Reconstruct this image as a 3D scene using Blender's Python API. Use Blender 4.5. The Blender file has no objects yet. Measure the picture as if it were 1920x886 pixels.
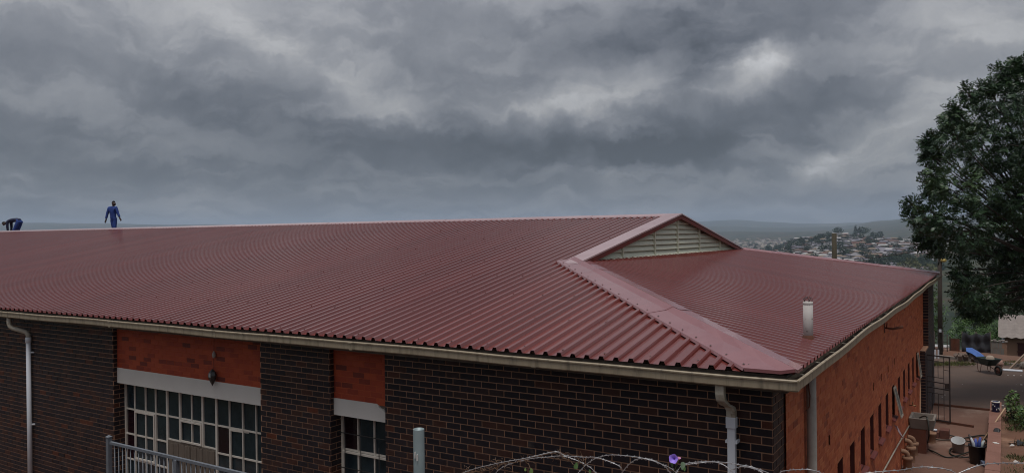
import bpy, bmesh, math, random
import numpy as np
from mathutils import Vector, Matrix

random.seed(7)
rng = np.random.default_rng(7)
R = math.radians
scene = bpy.context.scene
COL = scene.collection

# ------------------------------------------------------------------ camera
CAM = np.array([1.743, -8.009, 1.488])
YAW, PIT, ROL, FPX = -0.56498, -0.00279, -0.01207, 1455.94
_f = np.array([math.sin(YAW)*math.cos(PIT), math.cos(YAW)*math.cos(PIT), math.sin(PIT)])
_r = np.array([math.cos(YAW), -math.sin(YAW), 0.0]); _u = np.cross(_r, _f)
_r, _u = _r*math.cos(ROL)+_u*math.sin(ROL), -_r*math.sin(ROL)+_u*math.cos(ROL)
cd = bpy.data.cameras.new('camera'); cam = bpy.data.objects.new('camera', cd); COL.objects.link(cam)
cd.sensor_width = 36.0; cd.lens = 36.0*FPX/1920.0; cd.clip_start = 0.05; cd.clip_end = 60000
cam.matrix_world = Matrix(((_r[0], _u[0], -_f[0], CAM[0]), (_r[1], _u[1], -_f[1], CAM[1]),
                           (_r[2], _u[2], -_f[2], CAM[2]), (0, 0, 0, 1)))
scene.camera = cam

def at(px, py, depth):                                   # a point of the place seen in the photograph at that distance
    return CAM + (_f + _r*(px-960)/FPX - _u*(py-443)/FPX)*depth

# ------------------------------------------------------------------ world: overcast sky
SUN_EL, SUN_ROT = R(76), R(160)
world = bpy.data.worlds.new('World'); scene.world = world; world.use_nodes = True
def build_sky():
    nt = world.node_tree; nt.nodes.clear(); N = nt.nodes.new; L = nt.links.new
    out = N('ShaderNodeOutputWorld'); bg = N('ShaderNodeBackground'); L(bg.outputs[0], out.inputs[0])
    def math_(op, a, b=None, c=None):
        n = N('ShaderNodeMath'); n.operation = op
        for i, v in enumerate((a, b, c)):
            if v is None: continue
            if isinstance(v, (int, float)): n.inputs[i].default_value = v
            else: L(v, n.inputs[i])
        return n.outputs[0]
    def vmath(op, a, b=None, scale=None):
        n = N('ShaderNodeVectorMath'); n.operation = op
        for i, v in enumerate((a, b)):
            if v is None: continue
            if isinstance(v, (tuple, list)): n.inputs[i].default_value = v
            else: L(v, n.inputs[i])
        if scale is not None: n.inputs['Scale'].default_value = scale
        return n.outputs['Value'] if op == 'DOT_PRODUCT' else n.outputs['Vector']
    def noise(vec, scale, detail, rough=.55, dist=0.):
        n = N('ShaderNodeTexNoise'); n.inputs['Scale'].default_value = scale; n.inputs['Detail'].default_value = detail
        n.inputs['Roughness'].default_value = rough; n.inputs['Distortion'].default_value = dist
        L(vec, n.inputs['Vector']); return n
    tc = N('ShaderNodeTexCoord'); d0 = tc.outputs['Generated']
    sky = N('ShaderNodeTexSky'); sky.sky_type = 'NISHITA'; sky.sun_disc = False
    sky.sun_elevation = SUN_EL; sky.sun_rotation = SUN_ROT; sky.air_density = 1.2; sky.dust_density = 2.0
    skyc = vmath('SCALE', sky.outputs[0], scale=0.08)
    # ragged cloud edges: warp the direction a little
    wn = noise(d0, 6.0, 6, .62); w = vmath('SUBTRACT', wn.outputs['Color'], (.5, .5, .5))
    d = vmath('ADD', d0, vmath('SCALE', w, scale=0.13))
    sep = N('ShaderNodeSeparateXYZ'); L(d, sep.inputs[0])
    zz = math_('ADD', math_('MAXIMUM', sep.outputs[2], 0.0), 0.16)
    comb = N('ShaderNodeCombineXYZ')
    L(math_('DIVIDE', sep.outputs[0], zz), comb.inputs[0]); L(math_('DIVIDE', sep.outputs[1], zz), comb.inputs[1])
    deck = comb.outputs[0]                                # flat cloud deck seen in perspective
    n1 = noise(deck, 0.5, 4, .5).outputs[0]
    n2 = noise(deck, 1.5, 8, .60).outputs[0]
    n3 = noise(d, 15.0, 5, .62).outputs[0]
    def step(v, lo, hi):
        m = N('ShaderNodeMapRange'); m.interpolation_type = 'SMOOTHSTEP'; m.inputs[1].default_value = lo; m.inputs[2].default_value = hi; L(v, m.inputs[0]); return m.outputs[0]
    b = math_('MULTIPLY_ADD', n1, 0.26, 0.475-0.13)
    b = math_('ADD', b, math_('MULTIPLY_ADD', n2, 0.27, -0.135))
    b = math_('ADD', b, math_('MULTIPLY_ADD', step(n2, .46, .57), 0.05, -0.025))      # edges between torn layers
    b = math_('ADD', b, math_('MULTIPLY_ADD', n3, 0.15, -0.075))
    # cloud masses and thin places (direction, half widths in radians, tilt in degrees, strength)
    for px, py, su, sv, tilt, wgt in SKY_MASSES:
        c = _f*FPX + _r*(px-960) - _u*(py-443); c = c/np.linalg.norm(c)
        er = np.cross(c, (0, 0, 1.)); er /= np.linalg.norm(er); eu = np.cross(er, c)
        t = R(tilt); e1 = er*math.cos(t)+eu*math.sin(t); e2 = -er*math.sin(t)+eu*math.cos(t)
        rel = vmath('SUBTRACT', d, tuple(c))
        a = math_('DIVIDE', vmath('DOT_PRODUCT', rel, tuple(e1)), su/FPX)
        v = math_('DIVIDE', vmath('DOT_PRODUCT', rel, tuple(e2)), sv/FPX)
        q = math_('ADD', math_('MULTIPLY', a, a), math_('MULTIPLY', v, v))
        g = math_('POWER', 2.718, math_('MULTIPLY', q, -1.0))
        g = math_('MULTIPLY', g, math_('GREATER_THAN', vmath('DOT_PRODUCT', d, tuple(c)), 0.2))
        b = math_('MULTIPLY_ADD', g, wgt, b)
    b = math_('MINIMUM', math_('MAXIMUM', b, 0.24), 0.80)
    s0 = N('ShaderNodeSeparateXYZ'); L(d0, s0.inputs[0])
    cie = math_('MULTIPLY_ADD', math_('MAXIMUM', s0.outputs[2], 0.0), 1.5, 0.50)      # an overcast sky is several times brighter overhead than near the horizon
    val = math_('MULTIPLY', math_('MULTIPLY', math_('POWER', b, 2.2), SKY_GAIN), cie)
    ramp = N('ShaderNodeMapRange'); ramp.inputs[1].default_value = .33; ramp.inputs[2].default_value = .60
    L(b, ramp.inputs[0])
    mx = N('ShaderNodeMix'); mx.data_type = 'RGBA'; L(ramp.outputs[0], mx.inputs[0])
    mx.inputs[6].default_value = (0.93, 0.99, 1.15, 1); mx.inputs[7].default_value = (1.0, 1.0, 1.02, 1)
    col = N('ShaderNodeVectorMath'); col.operation = 'SCALE'; L(mx.outputs[2], col.inputs[0]); L(val, col.inputs['Scale'])
    fin = N('ShaderNodeMix'); fin.data_type = 'RGBA'; fin.inputs[0].default_value = 0.95
    L(skyc, fin.inputs[6]); L(col.outputs[0], fin.inputs[7])
    L(fin.outputs[2], bg.inputs[0]); bg.inputs[1].default_value = 1.0
SKY_GAIN = 0.97
SKY_MASSES = [
    (1438, 122, 40, 32, 50, .20), (1395, 165, 75, 36, 40, .12), (1090, 185, 150, 34, 6, .17), (745, 195, 85, 26, 0, .15),
    (570, 120, 220, 40, -30, .08), (1250, 50, 190, 75, 0, -.13), (1080, 95, 140, 45, 10, -.09), (1010, 285, 330, 42, -4, -.17),
    (1290, 275, 200, 50, 12, -.17), (180, 230, 300, 90, 0, -.07), (480, 225, 200, 45, -25, -.08), (1690, 250, 170, 50, 22, .13),
    (1830, 60, 150, 90, 30, .10), (1620, 215, 160, 30, 35, -.06), (1150, 325, 120, 16, 0, .16), (1540, 298, 60, 20, 40, .17), (1560, 130, 70, 60, 0, -.08), (1330, 120, 70, 50, 0, -.10),
    (450, 330, 420, 40, 0, -.05), (100, 60, 260, 90, 0, .03), (900, 380, 900, 40, 0, .00), (780, 60, 200, 70, 0, .02),
]
build_sky()
world.cycles.sampling_method = 'MANUAL'; world.cycles.sample_map_resolution = 256

sd = bpy.data.lights.new('sun', 'SUN'); sd.energy = 1.5; sd.angle = R(22); sd.color = (1.0, .97, .93)
sun = bpy.data.objects.new('sun', sd); COL.objects.link(sun)
sun.rotation_euler = (R(90)-SUN_EL, 0, R(180)-SUN_ROT+R(180)-R(180))
_sdir = Vector((math.sin(SUN_ROT)*math.cos(SUN_EL), math.cos(SUN_ROT)*math.cos(SUN_EL), math.sin(SUN_EL)))
sun.rotation_euler = _sdir.to_track_quat('Z', 'Y').to_euler(); sun.location = (0, -5, 30)

vs = scene.view_settings; vs.view_transform = 'Standard'; vs.look = 'None'; vs.gamma = 1.0; vs.use_curve_mapping = False
vs.exposure = 0.62
scene.cycles.volume_bounces = 1; scene.cycles.max_bounces = 6; scene.cycles.transparent_max_bounces = 12
scene.cycles.use_denoising = True; scene.cycles.filter_width = 1.05

# ------------------------------------------------------------------ materials
MATS = {}
def mat(name, col, rough=.7, var=None, vscale=3.0, vamt=.5, bump=0., bscale=40., metal=0., spec=.5, stretch=(1, 1, 1),
        detail=6, second=None, s_scale=1.0, s_lo=.55, s_hi=.62, attr=None, coat=0.):
    """principled material; var = second colour mixed in by noise, second = stain colour with its own mask"""
    if name in MATS: return MATS[name]
    m = bpy.data.materials.new(name); m.use_nodes = True; MATS[name] = m
    nt = m.node_tree; N = nt.nodes.new; L = nt.links.new
    p = nt.nodes['Principled BSDF']; p.inputs['Roughness'].default_value = rough; p.inputs['Metallic'].default_value = metal
    p.inputs['Specular IOR Level'].default_value = spec
    if coat: p.inputs['Coat Weight'].default_value = coat; p.inputs['Coat Roughness'].default_value = .15
    geo = N('ShaderNodeNewGeometry'); mp = N('ShaderNodeMapping'); mp.inputs['Scale'].default_value = stretch
    L(geo.outputs['Position'], mp.inputs[0]); vec = mp.outputs[0]
    def nz(scale, det=detail, rg=.6):
        n = N('ShaderNodeTexNoise'); n.inputs['Scale'].default_value = scale; n.inputs['Detail'].default_value = det
        n.inputs['Roughness'].default_value = rg; L(vec, n.inputs['Vector']); return n.outputs[0]
    c = None
    if attr:                                              # a ramp over the piece's own random number
        at_ = N('ShaderNodeAttribute'); at_.attribute_name = 'rnd'
        rp = N('ShaderNodeValToRGB'); L(at_.outputs['Fac'], rp.inputs[0]); rp.color_ramp.interpolation = 'LINEAR'
        els = rp.color_ramp.elements
        while len(els) > 1: els.remove(els[-1])
        els[0].position = attr[0][0]; els[0].color = (*attr[0][1], 1)
        for pos, cc in attr[1:]: e = els.new(pos); e.color = (*cc, 1)
        c = rp.outputs[0]
    if var is not None:
        mx = N('ShaderNodeMix'); mx.data_type = 'RGBA'
        mr = N('ShaderNodeMapRange'); L(nz(vscale), mr.inputs[0]); mr.inputs[1].default_value = .5-.28; mr.inputs[2].default_value = .5+.28
        mr.inputs[4].default_value = vamt*2 if vamt < .5 else 1.0
        L(mr.outputs[0], mx.inputs[0])
        if c is not None: L(c, mx.inputs[6])
        else: mx.inputs[6].default_value = (*col, 1)
        mx.inputs[7].default_value = (*var, 1)
        if c is not None:
            mul = N('ShaderNodeMix'); mul.data_type = 'RGBA'; mul.blend_type = 'MULTIPLY'; L(mr.outputs[0], mul.inputs[0])
            L(c, mul.inputs[6]); mul.inputs[7].default_value = (*var, 1); c = mul.outputs[2]
        else: c = mx.outputs[2]
    if second is not None:
        mx = N('ShaderNodeMix'); mx.data_type = 'RGBA'; mr = N('ShaderNodeMapRange'); L(nz(s_scale, 8, .65), mr.inputs[0])
        mr.inputs[1].default_value = s_lo; mr.inputs[2].default_value = s_hi; L(mr.outputs[0], mx.inputs[0])
        if c is not None: L(c, mx.inputs[6])
        else: mx.inputs[6].default_value = (*col, 1)
        mx.inputs[7].default_value = (*second, 1); c = mx.outputs[2]
    if c is not None: L(c, p.inputs['Base Color'])
    else: p.inputs['Base Color'].default_value = (*col, 1)
    if bump:
        bn = N('ShaderNodeBump'); bn.inputs['Strength'].default_value = bump; bn.inputs['Distance'].default_value = .02
        L(nz(bscale, 5), bn.inputs['Height']); L(bn.outputs[0], p.inputs['Normal'])
    return m

def roof_mat(name, stretch):
    m = mat(name, (.124, .024, .020), .13, var=(.150, .036, .030), vscale=.9, spec=1.0, bump=.02, bscale=5, stretch=stretch, second=(.145, .052, .046), s_scale=1.0, s_lo=.56, s_hi=.86)
    nt = m.node_tree; p = nt.nodes['Principled BSDF']; src = p.inputs['Base Color'].links[0].from_socket
    oi = nt.nodes.new('ShaderNodeObjectInfo'); mr = nt.nodes.new('ShaderNodeMapRange'); nt.links.new(oi.outputs['Random'], mr.inputs[0]); mr.inputs[3].default_value = .92; mr.inputs[4].default_value = 1.08
    sc_n = nt.nodes.new('ShaderNodeVectorMath'); sc_n.operation = 'SCALE'; nt.links.new(src, sc_n.inputs[0]); nt.links.new(mr.outputs[0], sc_n.inputs['Scale']); nt.links.new(sc_n.outputs[0], p.inputs['Base Color'])
    return m
M_roof = roof_mat('maroon_roof_paint_long', (5, .22, 1)); M_roofh = roof_mat('maroon_roof_paint_hip', (.22, 5, 1))
M_flash = mat('maroon_flashing_paint', (.20, .075, .080), .14, var=(.25, .11, .115), vscale=2.2, spec=1.0, bump=.10, bscale=3.5)
M_cap = mat('painted_sheen_capping', (.33, .20, .205), .16, var=(.40, .27, .275), vscale=2.5, spec=1.0, bump=.10, bscale=3.5)  # paler than the flashing: the sky's reflection is put into this base colour
M_barge = mat('red_barge_paint', (.20, .024, .012), .45, var=(.12, .02, .015), vscale=6)
M_cream = mat('cream_paint', (.66, .66, .52), .5, var=(.55, .55, .43), vscale=9, vamt=.4)
M_gutter = mat('cream_gutter_paint', (.36, .295, .21), .5, var=(.24, .19, .125), vscale=5, second=(.10, .082, .058), s_scale=2.6,
               s_lo=.50, s_hi=.70, stretch=(2.6, 2.6, .4))
M_gdirt = mat('gutter_dirt', (.05, .035, .025), .95, var=(.12, .07, .045), vscale=25)
M_fascia = mat('weathered_fascia', (.16, .13, .10), .8, var=(.08, .06, .045), vscale=9)
DARK = [(0.0, (.016, .014, .018)), (.30, (.026, .021, .025)), (.55, (.040, .025, .024)), (.75, (.056, .027, .021)), (.90, (.072, .029, .020)), (1.0, (.11, .034, .018))]
M_dbrick = mat('dark_clinker_brick', (.03, .02, .03), .5, attr=DARK, var=(.6, .55, .55), vscale=14, bump=.25, bscale=60, spec=.22, second=(.085, .07, .062), s_scale=1.7, s_lo=.66, s_hi=.80)
M_mortar = mat('brown_mortar', (.44, .245, .150), .95, var=(.28, .155, .095), vscale=3, bump=.3, bscale=80)
ORNG = [(0.0, (.23, .046, .016)), (.14, (.36, .080, .025)), (.5, (.42, .100, .031)), (.8, (.45, .115, .037)), (1.0, (.49, .15, .055))]
M_obrick = mat('orange_face_brick', (.3, .07, .03), .75, attr=ORNG, var=(.86, .80, .78), vscale=1.6, bump=.2, bscale=60)
REDB = [(0.0, (.13, .018, .009)), (.15, (.24, .030, .010)), (.3, (.34, .046, .012)), (1.0, (.42, .070, .017))]
M_rbrick = mat('red_orange_face_brick', (.3, .05, .02), .7, attr=REDB, var=(.72, .6, .6), vscale=3.1, bump=.2, bscale=60)
M_omortar = mat('orange_mortar', (.44, .155, .070), .95, var=(.34, .11, .045), vscale=4, bump=.2, bscale=90)
M_rmortar = mat('red_orange_mortar', (.42, .090, .032), .95, var=(.32, .06, .022), vscale=4, bump=.2, bscale=90)
M_lintel = mat('white_painted_concrete', (.62, .595, .555), .8, var=(.54, .515, .48), vscale=1.5, bump=.15, bscale=30)
M_broken = mat('broken_concrete', (.22, .19, .15), .95, var=(.12, .1, .08), vscale=20, bump=.6, bscale=50)
M_wframe = mat('cream_window_steel', (.66, .62, .56), .55, var=(.54, .48, .41), vscale=7)
M_wbar = mat('black_burglar_bar', (.012, .011, .011), .6)
M_glass = mat('dark_window_glass', (.008, .014, .020), .10, var=(.030, .046, .056), vscale=4, spec=.35, bump=.12, bscale=14)
M_glass2 = mat('dark_red_window_glass', (.022, .006, .010), .12, var=(.012, .006, .009), vscale=4, spec=.35, bump=.1, bscale=14)
M_board = mat('weathered_grey_board', (.17, .135, .105), .85, var=(.10, .078, .06), vscale=5, stretch=(4, 4, .5))
M_pvc = mat('white_pvc', (.60, .62, .66), .4, var=(.52, .54, .58), vscale=3)
M_pvcd = mat('stained_pvc', (.43, .40, .34), .55, var=(.30, .25, .18), vscale=9, second=(.15, .10, .06), s_scale=7, s_lo=.58, s_hi=.7)
M_cement = mat('weathered_cement_pipe', (.40, .36, .32), .85, var=(.26, .23, .20), vscale=5, second=(.10, .05, .03), s_scale=9, s_lo=.64, s_hi=.70, bump=.2)
M_galv = mat('galvanised_steel', (.30, .34, .36), .5, var=(.22, .25, .27), vscale=6, metal=.35)
M_grail = mat('grey_painted_rail', (.15, .165, .19), .55, var=(.11, .12, .14), vscale=5)
M_wire = mat('galvanised_wire', (.42, .42, .43), .45, metal=.6)
M_iron = mat('dark_rusty_iron', (.016, .011, .010), .75, var=(.032, .016, .012), vscale=8)
M_rust = mat('rust', (.14, .045, .020), .9, var=(.07, .03, .02), vscale=6)
M_slot = mat('deep_red_window_frame', (.075, .012, .009), .6, var=(.055, .010, .008), vscale=5)
M_sill = mat('red_sill_tile', (.21, .055, .045), .55, var=(.16, .04, .035), vscale=6)
M_earth = mat('red_earth', (.135, .060, .034), .98, var=(.095, .050, .031), vscale=1.1, second=(.22, .12, .075), s_scale=.7, s_lo=.56, s_hi=.66, bump=.5, bscale=14)
M_yard = mat('stained_yard_concrete', (.150, .078, .054), .92, var=(.105, .050, .034), vscale=.9, second=(.21, .14, .105), s_scale=.55, s_lo=.54, s_hi=.66, bump=.25, bscale=18)
M_asph = mat('worn_asphalt', (.105, .064, .046), .9, var=(.068, .044, .033), vscale=.8, second=(.135, .075, .05), s_scale=.35, s_lo=.52, s_hi=.68, bump=.2, bscale=30)
M_conc = mat('grey_concrete', (.22, .19, .165), .9, var=(.15, .125, .105), vscale=3, bump=.25, bscale=30)
M_coping = mat('reddish_coping', (.215, .105, .078), .9, var=(.155, .07, .05), vscale=2.4, bump=.25, bscale=30)
M_grass = mat('short_grass_blades', (.045, .075, .018), .8, var=(.085, .095, .030), vscale=2)
M_leaf = mat('dark_tree_leaf', (.020, .050, .016), .45, attr=[(0, (.010, .028, .012)), (.5, (.024, .056, .020)), (1, (.055, .100, .032))], spec=.4)
M_bushl = mat('bright_bush_leaf', (.06, .12, .02), .5, attr=[(0, (.035, .075, .018)), (.6, (.06, .125, .025)), (1, (.11, .16, .035))])
M_farleaf = mat('far_tree_leaf', (.02, .04, .018), .8, attr=[(0, (.012, .026, .014)), (.7, (.022, .043, .019)), (1, (.035, .060, .022))])
M_olive = mat('olive_tree_leaf', (.08, .09, .02), .8, attr=[(0, (.05, .06, .018)), (1, (.12, .12, .03))])
M_bark = mat('tree_bark', (.055, .042, .032), .95, var=(.03, .024, .018), vscale=12, bump=.5, bscale=30)
M_pole = mat('dark_timber_pole', (.035, .026, .022), .9, var=(.06, .045, .035), vscale=5, stretch=(3, 3, .4))
M_greenpole = mat('weathered_timber_pole', (.060, .050, .030), .9, var=(.035, .028, .018), vscale=5, stretch=(3, 3, .4))

# ------------------------------------------------------------------ mesh helpers
def wloc(o):
    v = Vector((0, 0, 0))
    while o is not None: v += o.location; o = o.parent
    return v

class MB:
    def __init__(s): s.v = []; s.f = []; s.m = []; s.r = []; s.sm = []
    def add(s, vs_, fs_, mi=0, rnd=None, smooth=False):
        b = len(s.v); s.v.extend([tuple(map(float, v)) for v in vs_])
        for f in fs_:
            s.f.append([b+i for i in f]); s.m.append(mi); s.r.append(.5 if rnd is None else rnd); s.sm.append(smooth)
        return s
    def quad(s, a, b, c, d, mi=0, rnd=None): return s.add([a, b, c, d], [(0, 1, 2, 3)], mi, rnd)
    def box(s, x0, x1, y0, y1, z0, z1, mi=0, rnd=None, M=None):
        v = [(x0, y0, z0), (x1, y0, z0), (x1, y1, z0), (x0, y1, z0), (x0, y0, z1), (x1, y0, z1), (x1, y1, z1), (x0, y1, z1)]
        if M is not None: v = [tuple(M @ Vector(p)) for p in v]
        return s.add(v, [(0, 3, 2, 1), (4, 5, 6, 7), (0, 1, 5, 4), (1, 2, 6, 5), (2, 3, 7, 6), (3, 0, 4, 7)], mi, rnd)
    def bar(s, a, b, w, h, mi=0, rnd=None):               # rectangular bar from a to b
        a = Vector(a); b = Vector(b); d = (b-a); L = d.length; d.normalize()
        up = Vector((0, 0, 1)) if abs(d.z) < .95 else Vector((0, 1, 0))
        x = d.cross(up).normalized(); y = x.cross(d)
        v = []
        for t in (a, b):
            for sx, sy in ((-1, -1), (1, -1), (1, 1), (-1, 1)): v.append(t+x*sx*w/2+y*sy*h/2)
        return s.add(v, [(0, 1, 2, 3), (7, 6, 5, 4), (0, 4, 5, 1), (1, 5, 6, 2), (2, 6, 7, 3), (3, 7, 4, 0)], mi, rnd)
    def tube(s, path, r, n=8, mi=0, cap=True, rnd=None, smooth=True):
        P = [Vector(p) for p in path]; K = len(P); rr = r if isinstance(r, (list, tuple)) else [r]*K
        prev = None; vs_ = []
        for i in range(K):
            d = (P[min(i+1, K-1)]-P[max(i-1, 0)]).normalized()
            if prev is None:
                up = Vector((0, 0, 1)) if abs(d.z) < .9 else Vector((1, 0, 0)); x = d.cross(up).normalized()
            else: x = (prev - d*prev.dot(d)).normalized()
            prev = x; y = d.cross(x)
            for k in range(n):
                t = 2*math.pi*k/n; vs_.append(P[i]+(x*math.cos(t)+y*math.sin(t))*rr[i])
        fs_ = [(i*n+k, i*n+(k+1) % n, (i+1)*n+(k+1) % n, (i+1)*n+k) for i in range(K-1) for k in range(n)]
        if cap: fs_ += [tuple(range(n-1, -1, -1)), tuple((K-1)*n+k for k in range(n))]
        return s.add(vs_, fs_, mi, rnd, smooth)
    def lathe(s, prof, c=(0, 0, 0), n=16, mi=0, smooth=True, M=None):
        vs_ = []; K = len(prof)
        for r_, z in prof:
            for k in range(n):
                t = 2*math.pi*k/n; p = Vector((r_*math.cos(t), r_*math.sin(t), z))
                if M is not None: p = M @ p
                vs_.append(p+Vector(c))
        fs_ = [(i*n+k, i*n+(k+1) % n, (i+1)*n+(k+1) % n, (i+1)*n+k) for i in range(K-1) for k in range(n)]
        return s.add(vs_, fs_, mi, None, smooth)
    def mesh(s, name, mats, off=(0, 0, 0)):
        me = bpy.data.meshes.new(name); off = Vector(off)
        me.from_pydata([tuple(Vector(v)-off) for v in s.v], [], s.f)
        for m in (mats if isinstance(mats, (list, tuple)) else [mats]): me.materials.append(m)
        me.polygons.foreach_set('material_index', s.m); me.polygons.foreach_set('use_smooth', s.sm)
        a = me.attributes.new('rnd', 'FLOAT', 'FACE'); a.data.foreach_set('value', s.r)
        me.update(); return me
    def build(s, name, mats, parent=None, kind=None, off=None):
        o_ = bpy.data.objects.new(name, None if False else s.mesh(name, mats, wloc(parent) if parent is not None else (off or (0, 0, 0))))
        COL.objects.link(o_); o_.parent = parent
        if parent is None and off is not None: o_.location = off
        if kind: o_['kind'] = kind
        return o_

def tag(o_, label=None, cat=None, group=None, kind=None):
    if label: o_['label'] = label
    if cat: o_['category'] = cat
    if group: o_['group'] = group
    if kind: o_['kind'] = kind
    return o_
def thing(name, loc, label, cat, group=None, rz=0):
    e = bpy.data.objects.new(name, None); COL.objects.link(e); e.location = tuple(map(float, loc)); e.rotation_euler = (0, 0, rz)
    e.empty_display_size = .2
    return tag(e, label, cat, group)
def bevel(o_, w=.004, seg=2):
    m = o_.modifiers.new('bevel', 'BEVEL'); m.width = w; m.segments = seg; m.limit_method = 'ANGLE'; return o_
def raw_mesh(name, V, F, mat_, rnd=None):                  # numpy quads
    me = bpy.data.meshes.new(name); V = np.asarray(V, np.float32); F = np.asarray(F, np.int32)
    k = F.shape[1]; me.vertices.add(len(V)); me.vertices.foreach_set('co', V.ravel())
    me.loops.add(F.size); me.loops.foreach_set('vertex_index', F.ravel())
    me.polygons.add(len(F)); me.polygons.foreach_set('loop_start', np.arange(0, F.size, k, dtype=np.int32))
    me.polygons.foreach_set('loop_total', np.full(len(F), k, np.int32))
    if rnd is not None:
        a = me.attributes.new('rnd', 'FLOAT', 'FACE'); a.data.foreach_set('value', np.asarray(rnd, np.float32))
    me.materials.append(mat_); me.update(calc_edges=True); me.validate(); return me

# ------------------------------------------------------------------ terrain
def dirz(az): return np.array([math.sin(YAW+R(az)), math.cos(YAW+R(az))])
PROF = {   # bearing from the view axis -> (distance, height)
    -180: [(36, -4.4), (120, -2), (400, 20), (1500, 60), (4000, 90), (9000, 150), (13000, 120)],
    -70: [(36, -4.4), (100, -9), (400, -40), (1000, -70), (3000, -60), (5000, -10), (7000, 60), (9500, 170), (13000, 120)],
    -32: [(36, -4.4), (100, -13), (400, -60), (1000, -90), (3000, -70), (5000, -20), (7000, 40), (9500, 176), (13000, 110)],
    -20: [(36, -4.4), (100, -13), (400, -60), (1000, -90), (3000, -70), (5000, -20), (7000, 40), (9500, 150), (13000, 110)],
    0: [(36, -4.4), (100, -13), (400, -60), (1000, -90), (3000, -60), (5000, -20), (7000, 10), (9500, 100), (13000, 80)],
    11: [(36, -4.4), (100, -13), (400, -55), (1000, -80), (2000, -60), (3000, -42), (4200, -34), (5000, -4), (6000, -40), (7400, 48), (8200, 30), (9800, 108), (13000, 80)],
    15.7: [(36, -4.4), (100, -13), (400, -54), (1000, -72), (2000, -56), (3000, -40), (4200, -32), (5000, 4), (6000, -36), (7400, 60), (8200, 40), (9800, 152), (13000, 80)],
    18.4: [(36, -4.4), (100, -14), (400, -52), (700, -52), (1000, -48), (1300, -38), (1500, -36), (1800, -42), (2600, -45), (4200, -28), (5000, -2), (6000, -30), (7400, 50), (8200, 34), (9800, 116), (13000, 80)],
    20.5: [(36, -4.4), (100, -14), (400, -51), (700, -44), (1000, -32), (1300, -18), (1500, -12), (1700, -22), (2600, -45), (4200, -28), (5000, -6), (6000, -26), (7400, 44), (8200, 30), (9800, 98), (13000, 80)],
    23: [(36, -4.4), (60, -10), (100, -16), (400, -50), (700, -42), (1000, -27), (1300, -11), (1480, -6), (1700, -16), (2600, -45), (4200, -24), (5200, 2), (6200, -10), (7400, 40), (8200, 30), (9800, 84), (13000, 80)],
    25.5: [(36, -4.4), (60, -10), (100, -16), (400, -50), (700, -42), (1000, -29), (1300, -17), (1500, -14), (1700, -20), (2600, -40), (4500, -5), (6000, 45), (9500, 82), (13000, 90)],
    28: [(36, -4.4), (60, -10), (100, -16), (400, -50), (700, -42), (1000, -31), (1300, -22), (1500, -20), (1700, -24), (2600, -30), (4500, 15), (6000, 75), (9500, 92), (13000, 100)],
    40: [(36, -4.4), (60, -9), (100, -14), (400, -46), (700, -40), (1000, -30), (1500, -20), (2600, -20), (4500, 30), (6000, 80), (9500, 120), (13000, 120)],
    90: [(36, -4.4), (100, -6), (400, 0), (1500, 30), (4000, 60), (9500, 150), (13000, 120)],
    180: [(36, -4.4), (120, -2), (400, 20), (1500, 60), (4000, 90), (9000, 150), (13000, 120)],
}
_paz = sorted(PROF)
_noise_ph = rng.uniform(0, 6.28, (40, 2)); _noise_k = rng.normal(0, 1, (40, 2))
def fbm(x, y, scale):
    t = 0
    for i in range(40):
        k = _noise_k[i]*(1.0+.16*i)/scale
        t += math.sin(k[0]*x+k[1]*y+_noise_ph[i, 0])/(1.0+.16*i)
    return t/6
def hgt(r, az):
    az = (az+180) % 360-180
    if r < 36: return -4.4
    j = min(max(int(np.searchsorted(_paz, az)), 1), len(_paz)-1); a0, a1 = _paz[j-1], _paz[j]
    t = (az-a0)/(a1-a0); t = t*t*(3-2*t); lr = math.log(r)
    def one(P): return float(np.interp(lr, [math.log(p[0]) for p in P], [p[1] for p in P]))
    z = one(PROF[a0])*(1-t)+one(PROF[a1])*t
    d = dirz(az)*r
    amp = min(max(r-60, 0)*.0022, 3.0) + max(0, min(r-3000, 4000))*.008
    return z + amp*fbm(d[0], d[1], 160 if r < 2500 else 900)
def ground_at(x, y):
    dx, dy = x-CAM[0], y-CAM[1]; r = math.hypot(dx, dy); az = math.degrees(math.atan2(dx, dy)-YAW)
    return hgt(r, az)

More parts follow.
